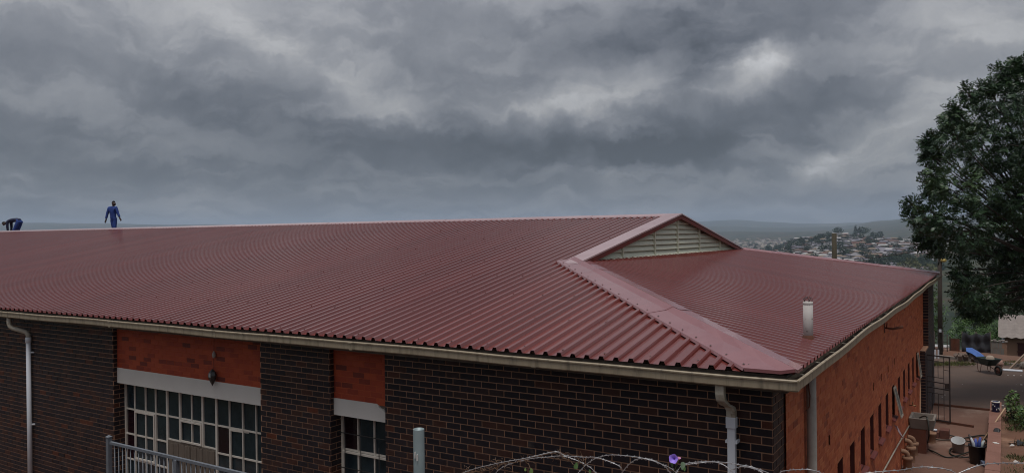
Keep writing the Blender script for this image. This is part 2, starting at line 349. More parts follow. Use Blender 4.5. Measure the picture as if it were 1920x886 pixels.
def build_terrain():
    azs = list(np.arange(-180, -36, 4.0))+list(np.arange(-36, 8, .8))+list(np.arange(8, 32, .2))+list(np.arange(32, 180, 4.0))
    rs = [0.5, 15, 30, 36]+list(np.geomspace(40, 13000, 130))
    V = []; F = []; n = len(azs)
    for r in rs:
        for az in azs:
            d = dirz(az)*r; V.append((CAM[0]+d[0], CAM[1]+d[1], hgt(r, az)))
    for i in range(len(rs)-1):
        for k in range(n): F.append((i*n+k, i*n+(k+1) % n, (i+1)*n+(k+1) % n, (i+1)*n+k))
    m = bpy.data.materials.new('hill_grassland'); m.use_nodes = True; nt = m.node_tree; N = nt.nodes.new; L = nt.links.new
    p = nt.nodes['Principled BSDF']; p.inputs['Roughness'].default_value = .95; p.inputs['Specular IOR Level'].default_value = .1
    geo = N('ShaderNodeNewGeometry')
    def nz(s, det, rg=.6):
        t = N('ShaderNodeTexNoise'); t.inputs['Scale'].default_value = s; t.inputs['Detail'].default_value = det; t.inputs['Roughness'].default_value = rg
        L(geo.outputs['Position'], t.inputs['Vector']); return t.outputs[0]
    rp = N('ShaderNodeValToRGB'); L(nz(.012, 10, .62), rp.inputs[0]); e = rp.color_ramp.elements
    e[0].position = .30; e[0].color = (.024, .034, .020, 1); e[1].position = .70; e[1].color = (.17, .135, .09, 1)
    for pos, c in ((.43, (.040, .050, .025)), (.52, (.075, .075, .042)), (.60, (.115, .075, .052))): x = e.new(pos); x.color = (*c, 1)
    rp2 = N('ShaderNodeValToRGB'); L(nz(.0011, 6), rp2.inputs[0]); e = rp2.color_ramp.elements
    e[0].position = .42; e[0].color = (.012, .018, .016, 1); e[1].position = .72; e[1].color = (.16, .13, .085, 1); x = e.new(.58); x.color = (.032, .038, .028, 1)
    mx = N('ShaderNodeMix'); mx.data_type = 'RGBA'; mx.inputs[0].default_value = .5; L(rp.outputs[0], mx.inputs[6]); L(rp2.outputs[0], mx.inputs[7])
    L(mx.outputs[2], p.inputs['Base Color'])
    me = raw_mesh('terrain', V, F, m); me.polygons.foreach_set('use_smooth', [True]*len(me.polygons))
    o_ = bpy.data.objects.new('terrain', me); COL.objects.link(o_); o_['kind'] = 'structure'
build_terrain()

GZ = -4.10                                                 # yard level
O = .329                                                   # gutter lip to wall face
W, H, A = 20.738, 1.861, 5.077                             # roof width between gutters, ridge height, hip run
S = H/(W/2)

def sheet(name, pts, z, m, parent=None, thick=.0):
    mb = MB(); mb.add([(x, y, z) for x, y in pts], [tuple(range(len(pts)))]); o_ = mb.build(name, m, parent, 'structure'); return o_
yard = sheet('yard', [(-40, -3.2), (1.36, -3.2), (1.36, 20.0), (-.3, 20.0), (-.3, 34), (-40, 34)], GZ, M_yard)
# road beyond the gate, with its kerb
KA, KB = Vector((-9.0, 33.30, 0)), Vector((12.0, 25.75, 0))
road = sheet('road', [(-30, 20.0), (24, 20.0), (24, 21.6), (KB.x, KB.y), (KA.x, KA.y), (-30, 34)], GZ+.004, M_asph)
kerb = MB(); d_ = (KB-KA).normalized(); n_ = Vector((-d_.y, d_.x, 0))
def kerb_piece(i):
    a = KA+d_*(i*1.0+.006); b = KA+d_*(i*1.0+.994)
    mb = MB(); mb.add([(*(a+n_*0).xy, GZ-.05), (*(b).xy, GZ-.05), (*(b+n_*.15).xy, GZ-.05), (*(a+n_*.15).xy, GZ-.05),
                       (*(a+n_*.015).xy, GZ+.12), (*(b+n_*.015).xy, GZ+.12), (*(b+n_*.15).xy, GZ+.12), (*(a+n_*.15).xy, GZ+.12)],
                      [(4, 5, 6, 7), (0, 1, 5, 4), (1, 2, 6, 5), (2, 3, 7, 6), (3, 0, 4, 7)]); return mb
kp = MB(); kp.bar(KA+n_*.08+Vector((0, 0, GZ-.02)), KB+n_*.08+Vector((0, 0, GZ-.02)), .13, .10)
kerb = kp.build('kerb', M_conc, None, 'structure')
for i in range(6, 20): kerb_piece(i).build('kerb_stone', M_conc, kerb)
vg = MB()                                                  # verge between kerb and the properties, falling away
for i in range(24):
    for j in range(8):
        def P(i_, j_):
            q = KA+d_*(i_*.95)+n_*(.16+j_*.75); z = GZ+.10-.02*j_-.03*max(0, j_-2)**1.5+.04*math.sin(i_*1.7+j_*2.1)
            return (q.x, q.y, z)
        vg.quad(P(i, j), P(i+1, j), P(i+1, j+1), P(i, j+1))
verge = vg.build('verge', M_earth, None, 'structure')
# terrace the photographer stands on
_te = [(14, -3.4), (-1.0, -3.6), (-9, -9), (-30, -30)]
tm = MB(); tm.add([(x, y, -.14) for x, y in _te]+[(14, -30, -.14)], [(0, 1, 2, 3, 4)])
for (xa, ya), (xb, yb) in zip(_te[:-1], _te[1:]): tm.quad((xa, ya, -.14), (xa, ya+1.2, GZ-.4), (xb, yb+1.2, GZ-.4), (xb, yb, -.14))
terrace = tm.build('terrace', M_earth, None, 'structure')
# planted bed right of the low wall
pm = MB()
for i in range(14):
    for j in range(16):
        def P(i_, j_):
            x = 1.60+i_*.8; y = 2+j_*1.15
            return (x, y, -3.72+.05*math.sin(i_*1.3+j_*.9)+.045*i_*.8+(0 if j_ < 15 else -.42))
        pm.quad(P(i, j), P(i+1, j), P(i+1, j+1), P(i, j+1))
bed = pm.build('planting_bed', M_earth, None, 'structure')

# ------------------------------------------------------------------ the hall
hall = thing('brick_hall', (-12, 10, GZ), 'long brick hall with a maroon ribbed metal roof, cream gutters and a louvred gablet', 'building')
BL, BH, J = .232, .085, .010

def subtract(rects, hole):
    out = []
    a0, a1, b0, b1 = hole
    for (s0, s1, z0, z1) in rects:
        if s1 <= a0 or s0 >= a1 or z1 <= b0 or z0 >= b1: out.append((s0, s1, z0, z1)); continue
        if s0 < a0: out.append((s0, a0, z0, z1))
        if s1 > a1: out.append((a1, s1, z0, z1))
        m0, m1 = max(s0, a0), min(s1, a1)
        if z0 < b0: out.append((m0, m1, z0, b0))
        if z1 > b1: out.append((m0, m1, b1, z1))
    return out
class Face:
    """a brick face: origin, direction along it, outward normal"""
    def __init__(s, org, ds, nrm): s.o = Vector(org); s.d = Vector(ds); s.n = Vector(nrm)
    def P(s, t, z, out=0.): p = s.o+s.d*t+s.n*out; return (p.x, p.y, z)
    def backing(s, rects, name, m, parent, depth=.0):
        mb = MB()
        for s0, s1, z0, z1 in rects: mb.quad(s.P(s0, z0), s.P(s1, z0), s.P(s1, z1), s.P(s0, z1))
        return mb.build(name, m, parent)
    def bricks(s, s0, s1, z0, z1, zref, phase, holes=()):
        """list of (a, b, za, zb, full)"""
        out = []; k0 = math.floor((z0-zref)/BH); k1 = math.ceil((z1-zref)/BH)
        for k in range(k0, k1):
            za, zb = zref+k*BH+J/2, zref+(k+1)*BH-J/2
            za2, zb2 = max(za, z0), min(zb, z1)
            if zb2-za2 < .02: continue
            ph = phase+(BL/2 if k % 2 else 0); i0 = math.floor((s0-ph)/BL); i1 = math.ceil((s1-ph)/BL)
            for i in range(i0, i1):
                a, b = max(ph+i*BL+J/2, s0), min(ph+(i+1)*BL-J/2, s1)
                if b-a < .02: continue
                segs = [(a, b)]
                for h0, h1, g0, g1 in holes:
                    if min(zb2, g1)-max(za2, g0) > .03:
                        ns = []
                        for p, q in segs:
                            if q <= h0 or p >= h1: ns.append((p, q)); continue
                            if h0-p > .02: ns.append((p, h0))
                            if q-h1 > .02: ns.append((h1, q))
                        segs = ns
                for p, q in segs:
                    out.append((p, q, za2, zb2, abs(q-p-(BL-J)) < 1e-4 and abs(zb2-za2-(BH-J)) < 1e-4))
        return out
    def solid(s, mb, a, b, za, zb, out, rnd):
        e = .003
        v = [s.P(a, za), s.P(b, za), s.P(b, zb), s.P(a, zb), s.P(a+e, za+e, out), s.P(b-e, za+e, out), s.P(b-e, zb-e, out), s.P(a+e, zb-e, out)]
        mb.add(v, [(4, 5, 6, 7), (0, 1, 5, 4), (1, 2, 6, 5), (2, 3, 7, 6), (3, 0, 4, 7)], 0, rnd)

ZREF = -.342
X0, X1 = -40.0, -O
BAY1, BAY2 = (-12.50, -8.35), (-6.80, -5.71)
REC, WREC = .08, .24
ZT = 0.02                                                  # wall top, hidden behind the gutter
def drnd():
    u = random.random()
    return min(1, max(0, (random.uniform(0, .42) if u < .62 else random.uniform(.40, .78) if u < .93 else random.uniform(.8, 1))))

# long face in the photograph's foreground
fl = Face((0, O, 0), (1, 0, 0), (0, -1, 0))
long_rects = [(X0, BAY1[0], GZ-.3, ZT), (BAY1[1], BAY2[0], GZ-.3, ZT), (BAY2[1], X1, GZ-.3, ZT)]
wall_long = fl.backing(long_rects, 'long_wall', M_mortar, hall); wall_long['label'] = 'dark clinker brick wall with brown mortar'
cand = []; stuff = MB()
for (a, b, z0, z1) in [(-24, BAY1[0], GZ, ZT), (BAY1[1], BAY2[0], GZ, ZT), (BAY2[1], X1, GZ, ZT)]:
    for br in fl.bricks(a, b, z0, z1, ZREF, X1): cand.append(('L', br))
fr0 = Face((-O, 0, 0), (0, 1, 0), (1, 0, 0))               # the dark return round the corner
for br in fr0.bricks(O, .81, GZ, ZT, ZREF, O+BL/2): cand.append(('R', br))
def key(c):
    w, (a, b, za, zb, full) = c
    if not full or w == 'R': return 1e9
    x = (a+b)/2; p = np.array([x, O, (za+zb)/2])-CAM; dep = p@_f
    py = 443-FPX*(p@_u)/dep; px = 960+FPX*(p@_r)/dep
    return dep if (py < 884 and 0 < px < 1920 and za < -.12) else 1e9
cand.sort(key=key)
NV = 24
bm_var = []
for i in range(NV):
    mb = MB(); Face((0, 0, 0), (1, 0, 0), (0, -1, 0)).solid(mb, -(BL-J)/2, (BL-J)/2, -(BH-J)/2, (BH-J)/2, .006, drnd()); bm_var.append(mb.mesh('brick', M_dbrick))
woff = wloc(wall_long)
for i, c in enumerate(cand):
    w, (a, b, za, zb, full) = c
    if i < 300 and key(c) < 1e8:
        ob = bpy.data.objects.new('brick', random.choice(bm_var)); COL.objects.link(ob); ob.parent = wall_long
        ob.location = Vector(((a+b)/2, O, (za+zb)/2))-woff
    else: (fl if w == 'L' else fr0).solid(stuff, a, b, za, zb, .006+random.uniform(-.001, .002), drnd())
# returns of the piers into the bays
for x, d1 in ((BAY1[0], WREC), (BAY2[0], WREC)):
    fj = Face((x, 0, 0), (0, 1, 0), (1, 0, 0))
    stuff2 = fj.bricks(O, O+WREC, GZ, ZT, ZREF, O+BL/2)
    for a, b, za, zb, full in stuff2: fj.solid(stuff, a, b, za, zb, .005, drnd())
    MB().quad(fj.P(O, GZ-.3), fj.P(O+WREC+.05, GZ-.3), fj.P(O+WREC+.05, ZT), fj.P(O, ZT)).build('bay_return', M_mortar, hall)
stuff.build('brickwork', M_dbrick, wall_long, 'stuff')
wall_ret = fr0.backing([(O, .81, GZ-.3, ZT)], 'corner_return', M_mortar, hall)

# orange infill over the windows, with the white lintels
fb = Face((0, O+REC, 0), (1, 0, 0), (0, -1, 0))
for (x0, x1, zl, zb) in ((BAY1[0], BAY1[1], -.945, -1.235), (BAY2[0], BAY2[1], -.935, -1.185)):
    inf = fb.backing([(x0, x1, zl-.02, ZT)], 'infill_panel', M_rmortar, hall); inf['label'] = 'red-orange brick panel above the lintel'
    mb = MB()
    for a, b, za, z1_, full in fb.bricks(x0, x1, zl+.002, ZT, ZREF, x0+.04):
        fb.solid(mb, a, b, za, z1_, .0035, random.random())
    mb.build('brickwork', M_rbrick, inf, 'stuff')
    lm = MB(); y0, y1 = O+REC-.012, O+WREC+.1
    if x0 == BAY1[0]:
        lm.box(x0+.004, x1-.004, y0, y1, zb, zl)
        lt = lm.build('lintel', M_lintel, hall); bevel(lt, .006)
    else:                                                  # its upper right corner is broken away
        pr = [(x0+.004, zb), (x1-.004, zb), (x1-.004, zl-.155), (x1-.06, zl-.12), (x1-.10, zl-.075), (x1-.17, zl-.055), (x1-.20, zl-.012), (x1-.235, zl), (x0+.004, zl)]
        k = len(pr); v = [(x, y0, z) for x, z in pr]+[(x, y1, z) for x, z in pr]
        lm.add(v, [tuple(range(k)), tuple(range(2*k-1, k-1, -1))]+[(i, i+k, (i+1) % k+k, (i+1) % k) for i in range(k)])
        lt = lm.build('lintel', M_lintel, hall); lt['label'] = 'white lintel with its upper corner broken off'
        bk = MB(); bk.box(x1-.25, x1-.005, y0+.03, y1, zb+.02, zl-.004)
        bk.build('broken_core', M_broken, lt)

# steel windows
def pane(mb_parent, x0, x1, z0, z1, y, red=False):
    mb = MB(); t = random.uniform(-.006, .006)
    mb.add([(x0, y+t, z0), (x1, y-t, z0), (x1, y-t*.4, z1), (x0, y+t*.4, z1), (x0, y+.006, z0), (x1, y+.006, z0), (x1, y+.006, z1), (x0, y+.006, z1)],
           [(0, 1, 2, 3), (7, 6, 5, 4)])
    return mb.build('pane', M_glass2 if red else M_glass, mb_parent)
def steel_window(cols, thick, rows_of, casements, y, zb, skip=(), red=()):
    root = bpy.data.objects.new('steel_window', None); COL.objects.link(root); root.parent = hall
    root.location = Vector(((cols[0]+cols[-1])/2, y, zb))-wloc(hall)
    fm = MB()
    ztop = rows_of(0)[0]
    for i, x in enumerate(cols):
        w = .046 if i in thick else .021
        fm.box(x-w/2, x+w/2, y-.028, y+.012, zb, ztop)
    for i in range(len(cols)-1):
        for z in rows_of(i): fm.box(cols[i]+.001, cols[i+1]-.001, y-.020, y+.010, z-.013, z+.013)
    fr = fm.build('frame', M_wframe, root)
    for i in range(len(cols)-1):
        zz = rows_of(i)
        for k in range(len(zz)-1):
            pane(root, cols[i]+.008, cols[i+1]-.008, zz[k+1]+.012, zz[k]-.012, y, (i, k) in red)
    for (c0, c1, z1_, z0_, tilt) in casements:             # opening lights with a heavier frame
        cm = MB(); x0, x1 = cols[c0]+.02, cols[c1]-.02; t = .028; yy = y-.045
        Mx = Matrix.Translation((x0, yy, 0)) @ Matrix.Rotation(tilt, 4, 'Z') @ Matrix.Translation((-x0, -yy, 0))
        for bx in ((x0, x0+t, z0_, z1_), (x1-t, x1, z0_, z1_), (x0+t, x1-t, z1_-t, z1_), (x0+t, x1-t, z0_, z0_+t)):
            cm.box(bx[0], bx[1], yy, yy+.03, bx[2], bx[3], M=Mx)
        cm.build('casement', M_wframe, root)
    return root
C1 = [-12.48, -12.175, -11.83, -11.515, -11.165, -10.785, -10.445, -10.14, -9.765, -9.415, -9.075, -8.735, -8.37]
RZ = [-1.225, -1.74, -2.215, -2.69, -3.17, -3.65]
def rows1(i): return RZ if (i < 4 or i > 7) else [-1.225, -1.74, -2.155]
w1 = steel_window(C1, (0, 4, 5, 7, 8), rows1, [(1, 3, -1.755, -2.66, 0), (5, 7, -1.76, -2.15, 0), (9, 11, -1.755, -2.9, .10)], O+WREC, -3.68,
                  red={(0, 1), (0, 2), (8, 1)})
pb = MB(); pb.box(C1[4]+.03, C1[8]-.03, O+WREC-.03, O+WREC+.03, -3.7, -2.165)
pnl = pb.build('door_panel', M_board, w1)
for k in range(2):
    mb = MB(); xa = C1[4]+.04+k*((C1[8]-C1[4])/2-.03); xb = xa+(C1[8]-C1[4])/2-.055
    for j in range(8):
        u0 = xa+(xb-xa)*j/8; u1 = xa+(xb-xa)*(j+1)/8-.006
        mb.box(u0, u1, O+WREC-.042-.004*(j % 2), O+WREC-.031, -3.69, -2.20+random.uniform(-.01, .01))
    mb.build('board', M_board, pnl)
C2 = [-6.78, -6.45, -6.125, -5.80]
w2 = steel_window(C2, (0,), lambda i: [-1.175, -1.73, -2.2, -2.68, -3.16], [(0, 3, -1.75, -3.1, 0)], O+WREC, -3.2, red={(0, 0)})
for kind, vals in (('h', (-1.46, -1.98, -2.5)), ('v', (-6.66, -6.34, -5.98))):
    for v in vals:
        mb = MB(); yb = O+WREC-.10
        if kind == 'h': mb.tube([(BAY2[0]+.01, yb, v), (-6.2, yb, v), (BAY2[1]-.01, yb, v)], .007, 6)
        else: mb.tube([(v, yb+.015, -3.2), (v, yb+.015, -2.2), (v, yb+.015, -1.25 if v < -6 else -1.6)], .007, 6)
        mb.build('burglar_bar', M_wbar, w2)
# dark rooms behind the windows so that the glass has something behind it
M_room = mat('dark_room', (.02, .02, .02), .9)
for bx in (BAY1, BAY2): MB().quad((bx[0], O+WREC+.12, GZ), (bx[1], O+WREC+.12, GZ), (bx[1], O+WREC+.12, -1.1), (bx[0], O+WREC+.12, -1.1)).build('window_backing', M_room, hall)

# short orange face running away on the right
XR = -O-.012
fs = Face((XR, 0, 0), (0, 1, 0), (1, 0, 0))
WINS = [4.28+1.085*i for i in range(12)]
WW, WZ1, WZ0 = .46, -1.915, -2.60
SLOTS = [(3.46+k*1.085, -1.36, -1.50) for k in range(0, 8)]
holes = [(y-WW/2, y+WW/2, WZ0, WZ1) for y in WINS]+[(y-.055, y+.055, z0, z1) for (y, z1, z0) in SLOTS if not 4.2 < y < 7.2]
PIER_Y = 17.1
rects = [(.81, PIER_Y+1.2, GZ-.3, ZT)]
for h in holes: rects = subtract(rects, h)
wall_short = fs.backing(rects, 'end_wall', M_omortar, hall); wall_short['label'] = 'orange face brick end wall with a row of narrow windows'
mb = MB()
for a, b, za, zb, full in fs.bricks(.815, PIER_Y+1.2, GZ, ZT, ZREF, .80, holes): fs.solid(mb, a, b, za, zb, .004+random.uniform(-.0015, .002), random.random()**.8)
mb.build('brickwork', M_obrick, wall_short, 'stuff')
# narrow brick pier next to the dark corner
fp = Face((XR+.035, 0, 0), (0, 1, 0), (1, 0, 0)); pr = fp.backing([(.812, 1.70, GZ-.3, ZT)], 'corner_pier', M_omortar, hall); mb = MB()
for a, b, za, zb, full in fp.bricks(.813, 1.70, GZ, ZT, ZREF, .80): fp.solid(mb, a, b, za, zb, .004, random.random())
mb.quad((XR-.02, 1.70, GZ), (XR+.035, 1.70, GZ), (XR+.035, 1.70, ZT), (XR-.02, 1.70, ZT), 0, .4); mb.build('brickwork', M_obrick, pr, 'stuff')
# window reveals, leaves, sills
for i, yc in enumerate(WINS):
    y0, y1 = yc-WW/2, yc+WW/2; dp = .20
    rv = MB(); x0, x1 = XR-dp, XR
    rv.quad((x0, y0, WZ0), (x1, y0, WZ0), (x1, y0, WZ1), (x0, y0, WZ1)); rv.quad((x1, y1, WZ0), (x0, y1, WZ0), (x0, y1, WZ1), (x1, y1, WZ1))
    rv.quad((x0, y0, WZ1), (x1, y0, WZ1), (x1, y1, WZ1), (x0, y1, WZ1)); rv.quad((x0, y0, WZ0), (x0, y1, WZ0), (x1, y1, WZ0), (x1, y0, WZ0))
    win = rv.build('narrow_window', M_slot, hall); 
    fm = MB(); t = .03
    for bx in ((y0, y0+t, WZ0, WZ1), (y1-t, y1, WZ0, WZ1), (y0+t, y1-t, WZ1-t, WZ1), (y0+t, y1-t, WZ0, WZ0+t), (y0+t, y1-t, (WZ0+WZ1)/2-.012, (WZ0+WZ1)/2+.012)):
        fm.box(XR-dp+.002, XR-dp+.04, bx[0], bx[1], bx[2], bx[3])
    fm.build('frame', M_slot, win)
    g = MB(); g.quad((XR-dp+.015, y0, WZ0), (XR-dp+.015, y1, WZ0), (XR-dp+.015, y1, WZ1), (XR-dp+.015, y0, WZ1)); g.build('pane', M_glass2, win)
    sm = MB(); sm.add([(XR-.06, y0-.03, WZ0+.012), (XR+.07, y0-.03, WZ0-.03), (XR+.07, y1+.03, WZ0-.03), (XR-.06, y1+.03, WZ0+.012),
                       (XR-.06, y0-.03, WZ0-.02), (XR+.07, y0-.03, WZ0-.065), (XR+.07, y1+.03, WZ0-.065), (XR-.06, y1+.03, WZ0-.02)],
                      [(0, 1, 2, 3), (0, 4, 5, 1), (1, 5, 6, 2), (2, 6, 7, 3)]); sm.build('sill', M_sill, win)
    if i in (6, 11):                                       # casements standing open
        ang = R(62 if i == 6 else 35); cm = MB(); hgt_ = .66; wd = .36
        Mx = Matrix.Translation((XR+.01, yc-.12, WZ1-.04)) @ Matrix.Rotation(-ang*.21, 4, 'Y')
        for bx in ((0, .02, 0, wd, -hgt_, -hgt_+.04), (0, .02, 0, wd, -.04, 0), (0, .02, 0, .04, -hgt_+.04, -.04), (0, .02, wd-.04, wd, -hgt_+.04, -.04)):
            cm.box(*[bx[0], bx[1], bx[2], bx[3], bx[4], bx[5]], M=Mx)
        cs = cm.build('open_casement', M_pvcd, win); gm = MB(); gm.box(.006, .014, .04, wd-.04, -hgt_+.04, -.04, M=Mx)
        gm.build('pane', mat('pale_open_glass', (.13, .145, .14), .2, spec=.6), cs)
for (y, z1, z0) in SLOTS:                                  # weep vents
    if 4.2 < y < 7.2: continue
    vm = MB(); vm.box(XR-.09, XR-.06, y-.055, y+.055, z0, z1); vm.build('vent_slot', M_slot, hall)
# dark pier at the far end
fp2 = Face((XR+.14, 0, 0), (0, 1, 0), (1, 0, 0)); pm_ = MB()
pm_.box(XR-.3, XR+.14, 18.25, 20.35, GZ-.3, ZT); pm_.box(XR-.05, XR+.138, PIER_Y, 18.249, GZ-.3, -2.0)
pier = pm_.build('far_pier', M_mortar, hall); mb = MB()
for a, b, za, zb, full in fp2.bricks(PIER_Y, 20.35, GZ, ZT, ZREF, PIER_Y, [(PIER_Y-.1, 18.25, -2.0, .3)]): fp2.solid(mb, a, b, za, zb, .006, drnd())
for (yy, x0, x1, z0, z1) in ((18.25, XR, XR+.14, -2.0, ZT), (PIER_Y, XR, XR+.14, GZ, -2.0)):
    ff = Face((0, yy, 0), (1, 0, 0), (0, -1, 0))
    for a, b, za, zb, full in ff.bricks(x0+.004, x1, z0, z1, ZREF, x0-.02):
        if b-a > .06: ff.solid(mb, x0+.004, x1, za, zb, .006, drnd())
mb.build('brickwork', M_dbrick, pier, 'stuff')
# rear and far sides close the building
rb = MB(); rb.quad((X0, W-O, GZ-.3), (XR-.3, W-O, GZ-.3), (XR-.3, W-O, ZT), (X0, W-O, ZT)); rb.quad((X0, O, GZ-.3), (X0, W-O, GZ-.3), (X0, W-O, ZT), (X0, O, ZT))
rb.build('rear_wall', M_mortar, hall)

# ------------------------------------------------------------------ roof
PITCH, RIBH = .184, .040
PROFILE = [(0, 0), (.100, 0), (.117, RIBH), (.161, RIBH), (.178, 0)]
LIFT = .030
def prof_points(s0, nrib):
    pts = []
    for k in range(nrib):
        for dx, dz in PROFILE: pts.append((s0+k*PITCH+dx, dz))
    pts.append((s0+nrib*PITCH+.0, 0)); return pts
def long_hi(x):
    return W/2-.02 if -x >= A-1e-6 else max(-x-.01, .07)
def slope_sheet(pts, lo, hi, fz, axis, name='roof_sheet'):
    mb = MB(); v = []; n = len(pts); K = 5
    w0 = [random.uniform(-.002, .002) for _ in range(K)]
    for (s, dz) in pts:
        h = hi(s); l = lo
        for k in range(K):
            t = l+(h-l)*k/(K-1)
            x, y = (s, t) if axis == 'x' else (t, s)
            v.append((x, y, fz(x, y)+dz+LIFT+(w0[k] if 0 < k < K-1 else 0)))
    f = [(i*K+k, (i+1)*K+k, (i+1)*K+k+1, i*K+k+1) for i in range(n-1) for k in range(K-1)]
    mb.add(v, f); return mb.build(name, M_roof if axis == 'x' else M_roofh, roof)
roof = bpy.data.objects.new('roof', None); COL.objects.link(roof); roof.parent = hall; roof.location = Vector((-12, 10, 0))-wloc(hall)
# long slope, left of the gablet
x = -A
while x > -42:
    x -= 4*PITCH; pts = prof_points(x, 4)
    slope_sheet(pts, .055+random.uniform(-.004, .004), lambda s: W/2-.02, lambda X_, Y_: S*Y_, 'x')
# long slope, between the gablet and the corner, cut along the hip
x = -A
while x < -.35:
    x1 = min(x+4*PITCH, -.12); pts = [p for p in prof_points(x, 4) if p[0] <= x1+1e-6]
    slope_sheet(pts, .055, long_hi, lambda X_, Y_: S*Y_, 'x'); x += 4*PITCH
# hip end slope
y = .02
def hip_hi(yv): return -max(min(yv-.01, W-yv-.01, A+.10), .06)
while y < W-.2:
    pts = [p for p in prof_points(y, 4) if p[0] < W-.05]
    pts = [(s, dz) for s, dz in pts if s > .1]
    mbk = slope_sheet([(s, dz) for s, dz in pts], -.055, hip_hi, lambda X_, Y_: -S*X_, 'y'); y += 4*PITCH
# rear slope
rs_ = MB(); v = []
for k in range(0, 226):
    s = -A-.0-k*PITCH
    for dx, dz in PROFILE: v.append((s-dx, dz))
vv = []
for s, dz in v: vv += [(s, W/2+.02, S*(W/2)+dz+LIFT-.01), (s, W-.055, S*.055+dz+LIFT)]
n = len(v); rs_.add(vv, [(2*i, 2*i+1, 2*i+3, 2*i+2) for i in range(n-1)])
vv = []
for k in range(0, 27):
    s = -A+k*PITCH
    for dx, dz in PROFILE:
        t = s+dx
        if t < -.1: vv += [(t, W+t+.01, -S*t+dz+LIFT-.008), (t, W-.055, S*.055+dz+LIFT)]
n = len(vv)//2; rs_.add(vv, [(2*i, 2*i+2, 2*i+3, 2*i+1) for i in range(n-1)])
rs_.build('rear_roof_sheet', M_roof, roof)
# ridge capping, barge flashing, hip flashing
FW = .22
def strip(pa, pb, zoff=0.): pass
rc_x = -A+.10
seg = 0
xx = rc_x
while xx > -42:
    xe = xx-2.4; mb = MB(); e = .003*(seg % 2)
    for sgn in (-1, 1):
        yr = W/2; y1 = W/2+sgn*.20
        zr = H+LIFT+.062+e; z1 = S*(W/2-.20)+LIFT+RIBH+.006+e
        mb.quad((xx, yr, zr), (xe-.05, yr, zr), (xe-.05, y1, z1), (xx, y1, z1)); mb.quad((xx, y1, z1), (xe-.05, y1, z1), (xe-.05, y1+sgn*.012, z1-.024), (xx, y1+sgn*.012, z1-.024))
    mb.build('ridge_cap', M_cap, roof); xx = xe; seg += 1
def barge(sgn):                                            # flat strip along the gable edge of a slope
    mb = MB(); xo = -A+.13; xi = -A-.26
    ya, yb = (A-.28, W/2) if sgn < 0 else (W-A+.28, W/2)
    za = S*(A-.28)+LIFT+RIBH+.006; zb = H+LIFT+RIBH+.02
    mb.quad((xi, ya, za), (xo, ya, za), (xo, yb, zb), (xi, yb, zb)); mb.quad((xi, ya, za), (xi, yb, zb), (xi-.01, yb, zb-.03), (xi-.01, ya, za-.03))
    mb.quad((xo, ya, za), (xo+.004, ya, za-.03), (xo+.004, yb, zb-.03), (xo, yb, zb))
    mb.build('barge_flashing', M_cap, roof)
    bb = MB(); x0, x1 = -A+.075, -A+.118; d = .095
    yb2 = W/2+(-.004 if sgn < 0 else .004)
    v = [(x0, ya, za-.035), (x1, ya, za-.035), (x1, ya, za-.035-.06), (x0, ya, za-.035-.06),
         (x0, yb2, zb-.035), (x1, yb2, zb-.035), (x1, yb2, zb-.035-d), (x0, yb2, zb-.035-d)]
    # square cut lower end
    dy = .5 if sgn < 0 else -.5
    v[2] = (x1, ya+dy*1.0, za-.035+S*.5-d); v[3] = (x0, ya+dy*1.0, za-.035+S*.5-d)
    bb.add(v, [(0, 1, 2, 3), (7, 6, 5, 4), (0, 4, 5, 1), (1, 5, 6, 2), (2, 6, 7, 3), (3, 7, 4, 0)])
    b_ = bb.build('barge_board', M_barge, roof)
barge(-1); barge(1)
def hip(side):
    """side=0 near hip (x=-t, y=t), side=1 far hip (x=-t, y=W-t)"""
    k = 0; t = .03; w1_, w2_ = .36, .26
    while t < A+.12:
        te = min(t+2.1, A+.16); mb = MB(); e = .004*(k % 2)
        def pt(tt, u):                                     # u<0: on the long slope, u>0: on the hip end slope
            x = -tt+u/math.sqrt(2); yy = tt+u/math.sqrt(2)
            if k == 0 and tt == .03 and u != 0:            # cut square to the eaves
                if u < 0: x, yy = -tt-abs(u)*math.sqrt(2)+.0, .03
                else: x, yy = -.03, tt+abs(u)*math.sqrt(2)
            z = min(S*yy if u <= 0 else -S*x, 9)
            z += LIFT+RIBH+.008+e+(.030 if u == 0 else 0)
            return (x, yy if side == 0 else W-yy, z)
        us = [-w1_, -.10, 0, .09, w2_]
        nn = 7
        grid = [[pt(t+(te-t)*i/nn, u) for u in us] for i in range(nn+1)]
        for i in range(1, nn):
            for j in (1, 3): p = grid[i][j]; grid[i][j] = (p[0], p[1], p[2]+random.uniform(-.010, .010))
        for i in range(nn):
            for j in range(4): mb.quad(grid[i][j], grid[i][j+1], grid[i+1][j+1], grid[i+1][j])
        for j, du in ((0, -.01), (4, .01)):                # folded down edges
            for i in range(nn):
                a, b = grid[i][j], grid[i+1][j]; mb.quad(a, b, (b[0]+du, b[1]+du*(1 if side == 0 else -1), b[2]-.03), (a[0]+du, a[1]+du*(1 if side == 0 else -1), a[2]-.03))
        if k == 0:
            for j in range(4):
                a, b = grid[0][j], grid[0][j+1]; mb.quad(a, b, (b[0], b[1], b[2]-.035), (a[0], a[1], a[2]-.035))
        mb.build('hip_flashing', M_flash, roof); t = te-.06 if te < A+.1 else te+1; k += 1
hip(0); hip(1)
